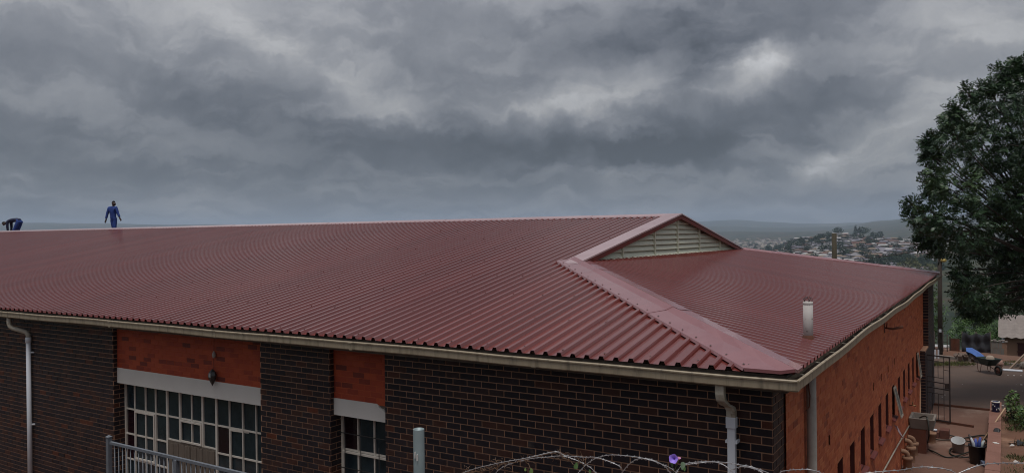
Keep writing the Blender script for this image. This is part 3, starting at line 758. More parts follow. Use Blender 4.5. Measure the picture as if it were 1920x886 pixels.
# screws
sc_ = MB()
def screw(x, y, z):
    r_ = .011; sc_.add([(x-r_, y-r_, z), (x+r_, y-r_, z), (x+r_, y+r_, z), (x-r_, y+r_, z), (x, y, z+.012)], [(0, 1, 4), (1, 2, 4), (2, 3, 4), (3, 0, 4)])
for row in (.16, 1.35, 2.55, 3.75, 4.95, 6.15, 7.35, 8.55, 9.75):
    k = 0
    for i in range(110):
        s = -A-41*0-i*PITCH+A-.044
        xr = -A+(i-27)*-PITCH
        xr = -A-(i-27)*PITCH+.140
        if xr > -.3 or (long_hi(xr) < row+.3): continue
        if i % 3: continue
        screw(xr, row+random.uniform(-.02, .02), S*row+LIFT+RIBH)
for t in np.arange(.35, A, .26): screw(-t-.22, t-.22, S*(t-.22)+LIFT+RIBH+.012)
sc_.build('roof_screw_rows', mat('screw_head', (.05, .02, .02), .5), roof, 'stuff')

# gablet with its louvres
gab = bpy.data.objects.new('gablet', None); COL.objects.link(gab); gab.parent = hall; gab.location = Vector((-A, W/2, S*A))-wloc(hall)
gx = -A-.02
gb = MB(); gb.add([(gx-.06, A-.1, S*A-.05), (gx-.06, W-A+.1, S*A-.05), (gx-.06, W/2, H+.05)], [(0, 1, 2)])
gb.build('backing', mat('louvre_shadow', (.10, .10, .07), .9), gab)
MULL = [5.3, 7.08, 8.87, 10.35, 11.98, 13.72, 15.4]
def zslope(yv): return S*min(yv, W-yv)-.03
gz0 = S*A+.055
for yv in MULL[1:-1]:
    mb = MB(); mb.box(gx-.03, gx+.055, yv-.022, yv+.022, gz0-.02, zslope(yv)+.02); mb.build('mullion', M_cream, gab)
zz = gz0+.01; LP = .121
while zz < H-.1:
    for k in range(len(MULL)-1):
        ya, yb = MULL[k]+.023, MULL[k+1]-.023
        # keep the slat below the slope
        lo_y = zz/S+.10; hi_y = W-lo_y
        a, b = max(ya, lo_y), min(yb, hi_y)
        if b-a < .12: continue
        zt = zz+.112; a2, b2 = max(a, min(zt/S+.02, b)), min(b, max(W-zt/S-.02, a))
        if b2-a2 < .02: continue
        mb = MB(); nseg = 6; top = []; bot = []; lip = []
        for i in range(nseg+1):
            t = i/nseg; sag = .010*math.sin(math.pi*t)
            bot.append((gx+.040, a+(b-a)*t, zz-sag*.4)); top.append((gx-.025, a2+(b2-a2)*t, zt)); lip.append((gx+.036, a+(b-a)*t, zz-.010-sag*.4))
        for i in range(nseg): mb.quad(bot[i], bot[i+1], top[i+1], top[i]); mb.quad(lip[i], lip[i+1], bot[i+1], bot[i])
        mb.build('slat', M_cream, gab)
    zz += LP
mb = MB(); v = []; fcs = []; n = 56                         # apron with its lower edge dressed over the ribs
for i in range(n+1):
    yv = A+.15+(W-2*A-.3)*i/n
    v += [(gx+.02, yv, gz0+.02), (gx+.07, yv, S*A+LIFT+.012+(.030 if i % 2 else .0)), (gx+.12, yv, S*A-.018+LIFT+.008+(.030 if i % 2 else 0))]
fcs = [(3*i, 3*i+1, 3*i+4, 3*i+3) for i in range(n)]+[(3*i+1, 3*i+2, 3*i+5, 3*i+4) for i in range(n)]
mb.add(v, fcs); mb.build('apron', M_cream, gab)

# gutters
def gutter(axis, s0, s1, wob):
    prof = [(.125, -.005), (.120, -.108), (.010, -.112), (.000, -.100), (.000, -.024), (-.011, -.018), (-.013, -.003), (-.005, .006), (.012, .006)]
    mb = MB(); n = 60; v = []
    for i in range(n+1):
        s = s0+(s1-s0)*i/n; dz = wob(s)
        for c, z in prof: v.append((s, c, z+dz) if axis == 'x' else (-c, s, z+dz))
    K = len(prof)
    mb.add(v, [(i*K+k, i*K+k+1, (i+1)*K+k+1, (i+1)*K+k) for i in range(n) for k in range(K-1)])
    g = mb.build('gutter', M_gutter, hall)
    dm = MB(); v = []
    for i in range(n+1):
        s = s0+(s1-s0)*i/n; z = -.055+.012*math.sin(i*2.1)+wob(s)
        for c in (.006, .06, .122): v.append((s, c, z+(.008*math.sin(i*3.3+c*60))) if axis == 'x' else (-c, s, z+.008*math.sin(i*2.3+c*60)))
    dm.add(v, [(i*3+k, i*3+k+1, (i+1)*3+k+1, (i+1)*3+k) for i in range(n) for k in range(2)]); dm.build('silt', M_gdirt, g)
    return g
gl = gutter('x', -42, -.0, lambda s: .006*math.sin(s*.9)+.004*math.sin(s*2.3)*(s < -.2))
gr_ = gutter('y', 0.0, W, lambda s: (.016*math.sin((s-2.0)*.55)+.010*math.sin(s*1.7))*min(1, s/1.5))
for xj in (-3.05, -6.05, -9.05, -12.05, -15.05, -18.05):     # unions between gutter lengths
    mb = MB(); mb.box(xj-.03, xj+.03, -.004, -.001, -.108, -.024); mb.box(xj-.03, xj+.03, -.016, -.0135, -.019, -.003); mb.box(xj-.03, xj+.03, -.004, .10, -.1155, -.1125); mb.build('gutter_union', M_gutter, gl)
for k in range(9):                                         # straps over the short gutter
    mb = MB(); yv = .35+k*.85; mb.bar((-.128, yv, .012), (.004, yv, .004), .016, .004); mb.build('gutter_strap', M_pvcd, gr_)
fm = MB(); fm.box(-42, -.14, .132, .150, -.16, .02); fm.build('fascia', M_fascia, hall)
fm = MB(); fm.box(-.150, -.132, .14, W, -.16, .02); fm.build('fascia', M_fascia, hall)
fm = MB(); fm.quad((-42, .15, -.10), (-.15, .15, -.10), (-.15, O+.2, -.10), (-42, O+.2, -.10)); fm.quad((-.15, .15, -.101), (-.15, W, -.101), (-.55, W, -.101), (-.55, .15, -.101)); fm.build('soffit', M_fascia, hall)

# downpipes
dp = bpy.data.objects.new('round_downpipe', None); COL.objects.link(dp); dp.parent = hall; dp.location = Vector((-15.5, O-.06, GZ))-wloc(hall)
mb = MB(); mb.tube([(-15.87, .07, -.10), (-15.87, .07, -.25), (-15.855, .08, -.31), (-15.80, .11, -.35), (-15.60, .21, -.41), (-15.53, .245, -.435), (-15.495, .26, -.48), (-15.49, .262, -.56)], .045, 14); mb.build('swan_neck', M_pvcd, dp)
mb = MB(); mb.tube([(-15.49, .262, -.54), (-15.49, .262, -2.4), (-15.49, .262, GZ)], .046, 16); mb.build('pipe', M_pvc, dp)
mb = MB(); mb.lathe([(.046, -.65), (.056, -.645), (.056, -.54), (.046, -.535)], (-15.49, .262, 0), 16); mb.build('collar', M_pvc, dp)
for z in (-.85, -2.35): mb = MB(); mb.bar((-15.44, .285, z), (-15.38, .32, z), .03, .025); mb.build('pipe_clip', M_pvc, dp)
sp = bpy.data.objects.new('square_downpipe', None); COL.objects.link(sp); sp.parent = hall; sp.location = Vector((-.74, O-.08, GZ))-wloc(hall)
def sqtube(path, w, d):
    mb = MB(); v = []
    for (x, y, z) in path:
        for sx, sy in ((-1, -1), (1, -1), (1, 1), (-1, 1)): v.append((x+sx*w/2, y+sy*d/2, z))
    K = len(path); mb.add(v, [(4*i+k, 4*i+(k+1) % 4, 4*i+4+(k+1) % 4, 4*i+4+k) for i in range(K-1) for k in range(4)]+[(3, 2, 1, 0), (4*K-4, 4*K-3, 4*K-2, 4*K-1)]); return mb
o_ = sqtube([(-.80, .068, -.10), (-.80, .068, -.22), (-.795, .085, -.29), (-.775, .15, -.345), (-.745, .215, -.375), (-.735, .235, -.42), (-.735, .238, -.53)], .098, .078).build('swan_neck', M_pvcd, sp); bevel(o_, .012, 3)
o_ = sqtube([(-.735, .238, -.50), (-.735, .238, -2.5), (-.735, .238, GZ)], .082, .066).build('pipe', M_pvc, sp); bevel(o_, .006)
o_ = sqtube([(-.735, .238, -.605), (-.735, .238, -.59), (-.735, .238, -.485)], .104, .088).build('collar', M_pvc, sp); bevel(o_, .006)
for z in (-.75, -2.2):
    mb = MB(); mb.box(-.785, -.685, .265, .29, z-.012, z+.012); mb.box(-.797, -.777, .21, .325, z-.016, z+.016); mb.box(-.693, -.673, .21, .325, z-.016, z+.016); mb.build('pipe_clip', M_pvc, sp)
# soil stack: stands against the end wall and comes out through the roof
st = bpy.data.objects.new('soil_stack', None); COL.objects.link(st); st.parent = hall; st.location = Vector((-.24, 1.98, GZ))-wloc(hall)
mb = MB(); mb.tube([(-.262, 1.93, GZ), (-.262, 1.93, -2.0), (-.262, 1.93, -.04)], .058, 18); mb.build('pipe', M_cement, st)
mb = MB(); mb.tube([(-.26, 1.75, -.28), (-.24, 1.70, -.42), (-.25, 1.80, -.50), (-.25, 1.76, -.62), (-.26, 1.62, -.64)], .008, 6); mb.build('rusty_wire', M_rust, st)
vp = bpy.data.objects.new('vent_pipe', None); COL.objects.link(vp); vp.parent = hall; vp.location = Vector((-.38, 2.37, .07))-wloc(hall)
mb = MB(); mb.tube([(-.38, 2.37, .05), (-.38, 2.37, .3), (-.38, 2.37, .585)], .060, 18); mb.lathe([(.0605, .545), (.0605, .550), (.0615, .552), (.0615, .586), (.052, .587), (.052, .5)], (-.38, 2.37, 0), 18); mb.build('pipe', mat('peeling_white_pipe', (.48, .45, .43), .8, var=(.38, .34, .32), vscale=8, second=(.08, .035, .025), s_scale=16, s_lo=.62, s_hi=.66), vp)
mb = MB()
for k in range(5):
    t = k*1.256; mb.tube([(-.38+.05*math.cos(t), 2.37+.05*math.sin(t), .585), (-.38+.055*math.cos(t+.5), 2.37+.055*math.sin(t+.5), .62), (-.38+.02*math.cos(t+1), 2.37+.02*math.sin(t+1), .645)], .004, 5)
mb.build('wire_cowl', M_iron, vp)
mb = MB(); mb.lathe([(.085, -.01), (.075, .05), (.062, .075)], (-.38, 2.37, .085), 12); mb.build('base_flashing', M_rust, vp)
# old lamp bracket and the waste pipe on the end wall
br = bpy.data.objects.new('lamp_bracket', None); COL.objects.link(br); br.parent = hall; br.location = Vector((XR, 9.4, -.5))-wloc(hall)
mb = MB(); mb.box(XR+.006, XR+.02, 9.3, 9.42, -.60, -.40); mb.build('wall_plate', M_rust, br)
mb = MB(); mb.tube([(XR+.02, 9.36, -.5), (XR+.16, 9.40, -.52), (XR+.34, 9.45, -.47)], [.016, .022, .03], 8); mb.tube([(XR+.05, 9.36, -.5), (XR+.06, 9.36, -.40)], .012, 6); mb.build('arm', M_rust, br)
wp = MB(); wp.tube([(XR+.03, 8.55, -3.26), (XR+.03, 11.2, -3.33), (XR+.03, 13.7, -3.42)], .016, 8)
o_ = wp.build('waste_pipe', M_pvcd, hall)
mb = MB(); mb.tube([(XR+.03, 8.56, -3.26), (XR+.03, 8.50, -3.30), (XR+.03, 8.48, -3.38)], .024, 8); mb.build('elbow', M_iron, o_)
rg = MB(); rg.add([(XR+.03, 10.55, -2.72), (XR+.10, 10.50, -2.72), (XR+.22, 10.62, -3.02), (XR+.15, 10.70, -3.0), (XR+.12, 10.52, -2.85)], [(0, 1, 4), (1, 2, 3, 4)])

# rag hanging under the open window
tag(rg.build('rag', mat('pale_cloth', (.50, .42, .46), .9), None, off=(XR+.1, 10.55, -3.02)), 'pale lilac rag hanging on the orange wall below the open casement', 'rag')
# hanging lantern in the large bay
ln = thing('hanging_lantern', (-9.57, O+.02, -.94), 'small black diamond lantern hanging on a cord in front of the wide white lintel', 'lantern')
yl = O+.035
mb = MB(); mb.tube([(-9.545, yl, -.10), (-9.555, yl, -.30), (-9.56, yl, -.44)], .004, 5); mb.tube([(-9.565, yl, -.53), (-9.567, yl, -.74)], .004, 5); mb.build('cord', M_iron, ln)
mb = MB(); mb.lathe([(.006, -.42), (.028, -.46), (.034, -.50), (.020, -.535), (.004, -.54)], (-9.56, yl, 0), 10); mb.build('insulator', M_cement, ln)
mb = MB(); mb.lathe([(.008, -.72), (.055, -.77), (.070, -.83), (.045, -.92), (.006, -1.0)], (-9.567, yl-.03, 0), 6, smooth=False); mb.build('lantern_body', mat('black_lantern', (.02, .022, .022), .3, spec=.6), ln)
mb = MB(); mb.box(-9.575, -9.53, yl-.098, yl-.090, -.85, -.78); mb.build('glass', mat('lantern_glass', (.30, .32, .32), .2), ln)

# ------------------------------------------------------------------ grey railing in front of the large bay
YR = -1.0; zr = -1.735
rl = thing('steel_railing', (-8.5, YR, GZ), 'grey painted steel railing of thin upright bars before the wide window', 'railing')
mb = MB(); mb.box(-10.33, -3.0, YR-.02, YR+.02, zr-.04, zr); mb.build('top_rail', M_grail, rl)
mb = MB(); mb.box(-10.33, -3.0, YR-.02, YR+.02, GZ+.15, GZ+.19); mb.build('bottom_rail', M_grail, rl)
for xp in (-10.38, -8.62, -6.7):
    mb = MB(); mb.box(xp-.032, xp+.032, YR-.032, YR+.032, GZ, zr+(.07 if xp < -10 else -.042)); 
    if xp < -10: mb.add([(xp-.04, YR-.04, zr+.07), (xp+.04, YR-.04, zr+.07), (xp+.04, YR+.04, zr+.07), (xp-.04, YR+.04, zr+.07), (xp, YR, zr+.10)], [(0, 1, 4), (1, 2, 4), (2, 3, 4), (3, 0, 4)])
    mb.build('post', M_grail, rl)
barm = MB(); barm.tube([(0, 0, GZ+.19), (0, 0, -2.5), (0, 0, zr-.04)], .0085, 6); barmesh = barm.mesh('bar', M_grail)
xb = -10.22
while xb < -4.0:
    if min(abs(xb-p) for p in (-8.62, -6.7)) > .05:
        o_ = bpy.data.objects.new('bar', barmesh); COL.objects.link(o_); o_.parent = rl; o_.location = Vector((xb, YR, 0))-wloc(rl)
    xb += .108

# ------------------------------------------------------------------ fence post, razor wire, vine
pp = at(785, 803, 5.3)
fpst = thing('fence_post', (pp[0], pp[1], -.6), 'galvanised round steel fence post standing alone before the dark brick wall', 'post')
mb = MB(); mb.lathe([(.0385, -.9), (.0385, pp[2]-.004), (.0375, pp[2]), (.034, pp[2]), (.033, pp[2]-.03), (.001, pp[2]-.03)], (pp[0], pp[1], 0), 22); mb.build('pipe', mat('galvanised_post', (.24, .30, .31), .5, var=(.19, .24, .25), vscale=9, metal=.2), fpst)
mb = MB()
for dz, dx in ((.16, -.012), (.175, .006)):
    mb.box(pp[0]+.01+dx, pp[0]+.016+dx, pp[1]-.046, pp[1]-.036, pp[2]-dz-.03, pp[2]-dz+.012)
mb.build('drip', M_lintel, fpst)
FY = -3.8
def onf(px, py, dy=0.):                                    # point of the fence line
    d = _f*FPX+_r*(px-960)-_u*(py-443); t = (FY+dy-CAM[1])/d[1]; return CAM+d*t
def smooth_path(P, n=10):
    P = [Vector(p) for p in P]; out = []
    for i in range(len(P)-1):
        p0, p1, p2, p3 = P[max(i-1, 0)], P[i], P[i+1], P[min(i+2, len(P)-1)]
        for k in range(n):
            t = k/n; out.append(.5*((2*p1)+(-p0+p2)*t+(2*p0-5*p1+4*p2-p3)*t*t+(-p0+3*p1-3*p2+p3)*t**3))
    out.append(P[-1]); return out
wires = [
    ([(700, 960), (780, 925), (872, 884), (930, 868), (985, 858), (1040, 846), (1060, 853), (1095, 856), (1120, 857), (1160, 872), (1168, 886), (1180, 930)], -.06, 'razor wire strand with dry vine clinging to it at the left'),
    ([(905, 930), (935, 880), (985, 861), (1025, 856), (1060, 855), (1105, 874), (1128, 900)], .10, 'razor wire arc hidden in dry twigs left of the flower'),
    ([(1080, 890), (1105, 865), (1135, 853), (1170, 853), (1210, 859), (1245, 872), (1262, 895)], .02, 'low razor wire arc just left of the purple flower'),
    ([(1150, 920), (1167, 884), (1190, 862), (1215, 859), (1238, 868), (1262, 880), (1290, 910)], .14, 'razor wire arc crossing under the purple flower'),
    ([(1262, 900), (1278, 872), (1310, 865), (1345, 866), (1370, 880), (1390, 905)], .0, 'razor wire arc between the flower and the square downpipe'),
    ([(1285, 870), (1330, 865), (1362, 866), (1385, 870), (1412, 875), (1448, 889), (1470, 905)], .12, 'razor wire arc passing in front of the square downpipe'),
    ([(1355, 900), (1372, 880), (1395, 874), (1425, 882), (1440, 898)], .05, 'short razor wire arc at the foot of the square downpipe'),
    ([(1440, 915), (1462, 886), (1478, 881), (1500, 879), (1522, 880), (1545, 889), (1560, 910)], -.03, 'razor wire arc in front of the cement soil pipe'),
    ([(1590, 890), (1640, 884), (1690, 880), (1720, 875), (1748, 875), (1780, 880), (1800, 892)], .04, 'razor wire strand above the clay drain bends'),
    ([(1795, 887), (1830, 873), (1860, 868), (1900, 867), (1960, 868)], .0, 'straight razor wire strand over the low coping at the right edge'),
]
def razor(path, rad=.0022):
    mb = MB(); mb.tube(path, rad, 5)
    bb = MB(); acc = 0
    for i in range(1, len(path)):
        seg_ = (path[i]-path[i-1]).length; acc += seg_
        if acc > .040:
            acc = 0; d = (path[i]-path[i-1]).normalized(); up = Vector((0, 0, 1)); n1 = d.cross(up).normalized()*random.choice((-1, 1)); n2 = n1.cross(d)
            c = path[i]; L = .013; w = .0048
            for k in range(2):
                nv = (n1 if k else n2)
                bb.add([c-d*L, c+nv*w*.6, c+d*L, c-nv*w*.6, c-d*L*.8+nv*w*1.9, c+d*L*.8-nv*w*1.9], [(0, 1, 2, 3), (0, 4, 1), (2, 5, 3)])
    return mb, bb
for pts, dy, lab in wires:
    P = smooth_path([onf(px, py, dy+.04*math.sin(i*1.3)) for i, (px, py) in enumerate(pts)], 9)
    a, b = razor(P); base = P[len(P)//2]
    e = thing('razor_wire', base, lab, 'razor wire', 'razor wire coil along the fence')
    a.build('strand', M_wire, e); b.build('barb_row', M_wire, e, 'stuff')
# chain link under the coil reaches down out of the picture
# dry vine with a few green leaves, and the flower
M_twig = mat('dry_vine', (.16, .095, .055), .9, var=(.09, .05, .03), vscale=30)
vn = thing('vine', onf(1000, 870), 'dry brown vine twigs with three green leaves tangled in the razor wire', 'vine')
mb = MB()
for k in range(46):
    t = random.random(); px = 868+t*235; base_y = np.interp(px, [868, 930, 1000, 1060, 1103], [884, 870, 862, 853, 868])
    P = [onf(px, base_y+random.uniform(-2, 8), random.uniform(-.03, .08))]
    ang = random.uniform(0, 6.28)
    for j in range(3):
        ang += random.uniform(-1.1, 1.1); px += math.cos(ang)*random.uniform(3, 9); base_y += math.sin(ang)*random.uniform(2, 7)
        P.append(onf(px, base_y, random.uniform(-.03, .08)))
    mb.tube(smooth_path(P, 3), .0012+random.random()*.0011, 4)
for A_, B_ in (((868, 890), (1045, 845)), ((1080, 856), (1108, 890)), ((985, 862), (1010, 895)), ((1042, 846), (1075, 868)), ((1088, 848), (1100, 872))):
    P = [onf(A_[0]+(B_[0]-A_[0])*i/9, A_[1]+(B_[1]-A_[1])*i/9+random.uniform(-3, 3), .03*math.sin(i)) for i in range(10)]; mb.tube(smooth_path(P, 3), .0022, 5)
mb.build('stem', M_twig, vn)
def leaf_blade(mb, c, size, nrm, upv, mi=0):
    c = Vector(c); n = Vector(nrm).normalized(); u = (Vector(upv)-n*Vector(upv).dot(n)).normalized(); s_ = u.cross(n)
    out = [(0, -.9), (.42, -.75), (.62, -.3), (.5, .2), (.25, .7), (0, 1.0), (-.25, .7), (-.5, .2), (-.62, -.3), (-.42, -.75)]
    v = [c+(s_*x+u*y)*size+n*size*.18*abs(x) for x, y in out]+[c+n*size*.02]
    mb.add(v, [(i, (i+1) % 10, 10) for i in range(10)], mi, random.random())
for px, py, sz in ((996, 882, .020), (1080, 872, .022), (1106, 882, .012), (985, 879, .012)):
    mb = MB(); leaf_blade(mb, onf(px, py, -.05), sz, -_f+np.array([0, 0, .3]), (random.uniform(-.5, .5), 0, 1)); mb.build('leaf', M_bushl, vn)
fw = thing('morning_glory', onf(1262, 880), 'purple morning glory flower with its leaves on the razor wire', 'flower')
def corolla(c, rad, nrm, m, name, wav=5):
    mb = MB(); c = Vector(c); n = Vector(nrm).normalized(); u = n.orthogonal().normalized(); s_ = n.cross(u); v = []; K = 20
    for (r_, h) in ((.10, -.9), (.22, -.35), (.6, .02), (1.0, .16)):
        for k in range(K):
            t = 2*math.pi*k/K; rr = r_*(1+.07*math.cos(wav*t)*(r_ > .5))
            v.append(c+(u*math.cos(t)+s_*math.sin(t))*rr*rad+n*h*rad)
    mb.add(v, [(i*K+k, i*K+(k+1) % K, (i+1)*K+(k+1) % K, (i+1)*K+k) for i in range(3) for k in range(K)], 0, .5, True)
    return mb.build(name, m, fw)
M_purple = mat('purple_petal', (.23, .13, .62), .6, var=(.33, .22, .75), vscale=40)
M_pink = mat('pink_bud', (.48, .20, .36), .6)
corolla(onf(1263, 859, -.05), .026, -_f+_r*-.5+np.array([0, 0, .35]), M_purple, 'petals')
corolla(onf(1273, 858, -.04), .011, np.array([0.2, -.3, 1]), M_pink, 'bud', 3)
mb = MB(); mb.tube([onf(1263, 862, -.04), onf(1268, 872, -.03), onf(1262, 888, 0)], .0022, 5); mb.tube([onf(1273, 861, -.04), onf(1270, 872, -.03)], .0018, 5); mb.tube([onf(1280, 872, -.03), onf(1268, 880, -.0)], .0016, 5); mb.build('stem', M_bushl, fw)
for px, py, sz, m_ in ((1280, 872, .024, mat('grey_green_leaf', (.10, .15, .09), .6)), (1260, 871, .014, M_bushl), (1283, 878, .014, M_bushl)):
    mb = MB(); leaf_blade(mb, onf(px, py, -.04), sz, -_f+np.array([.2, 0, .4]), (random.uniform(-.6, .6), 0, -1)); mb.build('leaf', m_, fw)

# ------------------------------------------------------------------ the yard
def prism(mb, prof_xy, z0, z1):
    k = len(prof_xy); mb.add([(x, y, z0) for x, y in prof_xy]+[(x, y, z1) for x, y in prof_xy], [tuple(range(k-1, -1, -1)), tuple(range(k, 2*k))]+[(i, (i+1) % k, (i+1) % k+k, i+k) for i in range(k)])
# low wall with coping slabs
lw = thing('low_wall', (1.49, 14, GZ), 'low rendered wall with a flat reddish coping running towards the road', 'wall')
mb = MB(); mb.box(1.375, 1.615, 5.0, 18.9, GZ-.2, -3.665); mb.build('wall_core', M_coping, lw)
yv = 5.0
while yv < 18.8:
    L_ = min(1.55+random.uniform(-.1, .1), 18.9-yv)
    if 18.9-yv-L_ < .3: L_ = 18.9-yv
    mb = MB(); dz = random.uniform(-.004, .004); mb.box(1.352+random.uniform(-.006, .006), 1.635+random.uniform(-.006, .006), yv+.006, yv+L_-.006, -3.663+dz, -3.60+dz); bevel(mb.build('coping_slab', M_coping, lw), .006); yv += L_
# laundry sink on its brick plinth, tap, hose
sk = thing('laundry_sink', (-.05, 14.1, GZ), 'grey concrete laundry trough on a brick plinth against the orange wall', 'sink')
mb = MB(); x0, x1, y0, y1 = XR+.012, .25, 13.75, 14.52; zt, zb = -3.23, -3.50
ou = [(x0, y0), (x1, y0), (x1, y1), (x0, y1)]; t = .055
def tap_(pr, zlo, zhi, inset):
    a = [(x, y, zhi) for x, y in pr]; cx = sum(p[0] for p in pr)/4; cy = sum(p[1] for p in pr)/4
    b = [(cx+(x-cx)*(1-inset), cy+(y-cy)*(1-inset), zlo) for x, y in pr]; return a, b
a, b = tap_(ou, zb, zt, .12); inn = [(x0+t, y0+t), (x1-t, y0+t), (x1-t, y1-t), (x0+t, y1-t)]; c, d = tap_(inn, zb+.07, zt, .12)
c2 = [(p[0], p[1], p[2]-.001) for p in c]
mb.add(a+b+c2+d, [(0, 4, 5, 1), (1, 5, 6, 2), (2, 6, 7, 3), (3, 7, 4, 0), (4, 7, 6, 5), (0, 1, 9, 8), (1, 2, 10, 9), (2, 3, 11, 10), (3, 0, 8, 11), (8, 9, 13, 12), (9, 10, 14, 13), (10, 11, 15, 14), (11, 8, 12, 15), (12, 13, 14, 15)])
bevel(mb.build('basin', M_conc, sk), .012)
mb = MB(); mb.box(XR+.014, .06, 13.80, 14.42, GZ, zb-.002); mb.build('plinth', mat('dull_red_plaster', (.15, .045, .025), .9, var=(.10, .035, .02), vscale=4, bump=.2), sk)
mb = MB(); mb.tube([(XR, 14.07, -2.973), (XR+.09, 14.07, -2.973), (XR+.14, 14.07, -2.975), (XR+.15, 14.07, -3.0)], .014, 8); mb.box(XR+.07, XR+.09, 14.02, 14.12, -2.970, -2.885); mb.tube([(XR+.08, 14.07, -2.972), (XR+.08, 14.07, -2.885)], .009, 6); mb.build('tap', mat('brass', (.25, .16, .08), .4, metal=.7), sk)
M_hose = mat('black_hose', (.012, .014, .010), .55)
def gp(px, py, z=GZ):                                      # point on the ground
    d = _f*FPX+_r*(px-960)-_u*(py-443); t = (z-CAM[2])/d[2]; return CAM+d*t
hs = [(-.12, 14.2, -3.30), (.02, 13.95, -3.19), (.10, 13.72, -3.22), (.13, 13.68, -3.6)]
for px, py in ((1738, 838), (1752, 848), (1775, 856), (1800, 854), (1832, 842), (1850, 836), (1858, 826), (1848, 816), (1825, 818), (1795, 824), (1765, 826), (1752, 822), (1762, 816), (1785, 818), (1808, 826), (1835, 834), (1842, 846), (1815, 858), (1785, 852), (1782, 842), (1800, 836), (1830, 838), (1852, 830), (1846, 820), (1868, 806)):
    g = gp(px, py, GZ+.02); hs.append((g[0], g[1], GZ+.022+random.uniform(0, .03)))
hz = MB(); hz.tube(smooth_path(hs, 7), .017, 7); tag(hz.build('hose', M_hose, None, off=(.8, 13.4, GZ)), 'black garden hose coiled loosely on the yard beside the laundry trough', 'hose')
# white translucent bucket lying on its side, black bucket of tools
g = gp(1797, 846); bk = thing('white_bucket', g, 'translucent white plastic bucket on the hose coils', 'bucket')
Mx = Matrix.Rotation(R(24), 3, 'X')
mb = MB(); mb.lathe([(.001, .0), (.125, .0), (.132, .02), (.150, .30), (.160, .30), (.160, .315), (.146, .315), (.125, .03), (.001, .03)], (g[0], g[1], GZ+.03), 20, M=Mx); mb.build('shell', mat('milky_plastic', (.42, .42, .42), .3, var=(.36, .36, .36), vscale=8), bk)
g = gp(1832, 868); bk = thing('black_bucket', g, 'tall black bucket crammed with tools and rags beside the low wall', 'bucket')
mb = MB(); mb.lathe([(.001, .0), (.145, .0), (.150, .01), (.180, .42), (.188, .42), (.188, .44), (.172, .44), (.150, .1), (.001, .1)], (g[0], g[1], GZ), 22); mb.build('shell', mat('black_plastic', (.010, .010, .014), .4), bk)
mb = MB(); mb.tube(smooth_path([(g[0]-.18, g[1], GZ+.42), (g[0]-.10, g[1]+.05, GZ+.60), (g[0]+.1, g[1]+.05, GZ+.60), (g[0]+.18, g[1], GZ+.42)], 5), .006, 6); mb.build('handle', M_iron, bk)
for i, (dx, dy, h, cc) in enumerate(((-.08, 0, .60, (.4, .42, .45)), (-.02, .05, .58, (.05, .08, .30)), (.05, -.02, .64, (.04, .07, .28)), (.1, .04, .56, (.35, .38, .36)), (-.11, .05, .66, (.04, .03, .03)))):
    mb = MB(); mb.tube([(g[0]+dx*.5, g[1]+dy, GZ+.2), (g[0]+dx, g[1]+dy, GZ+h*.8), (g[0]+dx*1.5, g[1]+dy*1.3, GZ+h)], [.03, .04, .02], 7)
    tag(mb.build('tool_bundle', mat('tool_%d' % i, cc, .7), None, off=(g[0]+dx, g[1]+dy, GZ+.1)), ['pale grey cloth roll sticking out of the black bucket', 'dark blue rag stuffed in the black bucket, behind the grip', 'dark blue rag standing highest in the black bucket', 'whitish tool grip leaning out of the black bucket on the wall side', 'black tool handle leaning out of the black bucket towards the house'][i], 'tool')
g = gp(1848, 874); mb = MB()
for k in range(9):
    t = k*.7; mb.add([(g[0], g[1], GZ+.02), (g[0]+.12*math.cos(t), g[1]+.12*math.sin(t), GZ+.01), (g[0]+.10*math.cos(t+.4), g[1]+.10*math.sin(t+.4), GZ+.10+.05*math.sin(3*t)), (g[0]+.02*math.cos(t), g[1]+.02, GZ+.13)], [(0, 1, 2, 3)])
tag(mb.build('crumpled_rag', mat('blue_white_rag', (.20, .25, .36), .8), None, off=(g[0], g[1], GZ)), 'crumpled pale blue rag on the ground in front of the black bucket', 'rag')
# stick leaning on the low wall, tin, dark shoe-like thing
mb = MB(); a = gp(1839, 830, GZ+.02); b = np.array([1.72, 16.4, -3.28]); mb.tube([a, (a+b)/2, b], .016, 8); tag(mb.build('broomstick', mat('bare_wood', (.40, .27, .17), .8), None, off=tuple(a)), 'long pale broomstick leaning across the low wall', 'stick')
tn = thing('paint_tin', (1.50, 17.4, -3.60), 'blue paint tin with white drips standing on the end of the low wall', 'tin')
mb = MB(); mb.lathe([(.001, 0), (.098, 0), (.098, .27), (.104, .275), (.104, .285), (.09, .285), (.09, .25), (.001, .25)], (1.50, 17.4, -3.60), 20); mb.build('can', mat('blue_tin', (.02, .035, .16), .4), tn)
mb = MB(); mb.lathe([(.1045, .262), (.106, .27), (.106, .29), (.085, .29)], (1.50, 17.4, -3.60), 20); mb.build('white_rim', M_lintel, tn)
for k in range(14):
    t = k*.449; zz_ = random.uniform(.05, .2); mb = MB(); mb.box(1.5+.1*math.cos(t)-.012, 1.5+.1*math.cos(t)+.012, 17.4+.1*math.sin(t)-.012, 17.4+.1*math.sin(t)+.012, -3.60+zz_, -3.60+zz_+random.uniform(.01, .05)); mb.build('white_drip', M_lintel, tn)
mb = MB(); mb.add([(1.46, 14.9, -3.598), (1.60, 14.85, -3.598), (1.63, 15.15, -3.598), (1.50, 15.2, -3.598), (1.48, 14.95, -3.53), (1.58, 14.92, -3.52), (1.60, 15.08, -3.55), (1.52, 15.1, -3.545)], [(4, 5, 6, 7), (0, 1, 5, 4), (1, 2, 6, 5), (2, 3, 7, 6), (3, 0, 4, 7)])
tag(bevel(mb.build('old_shoe', mat('black_leather', (.012, .012, .014), .6), None, off=(1.53, 15, -3.6)), .02), 'flattened black shoe lying on the coping of the low wall', 'shoe')
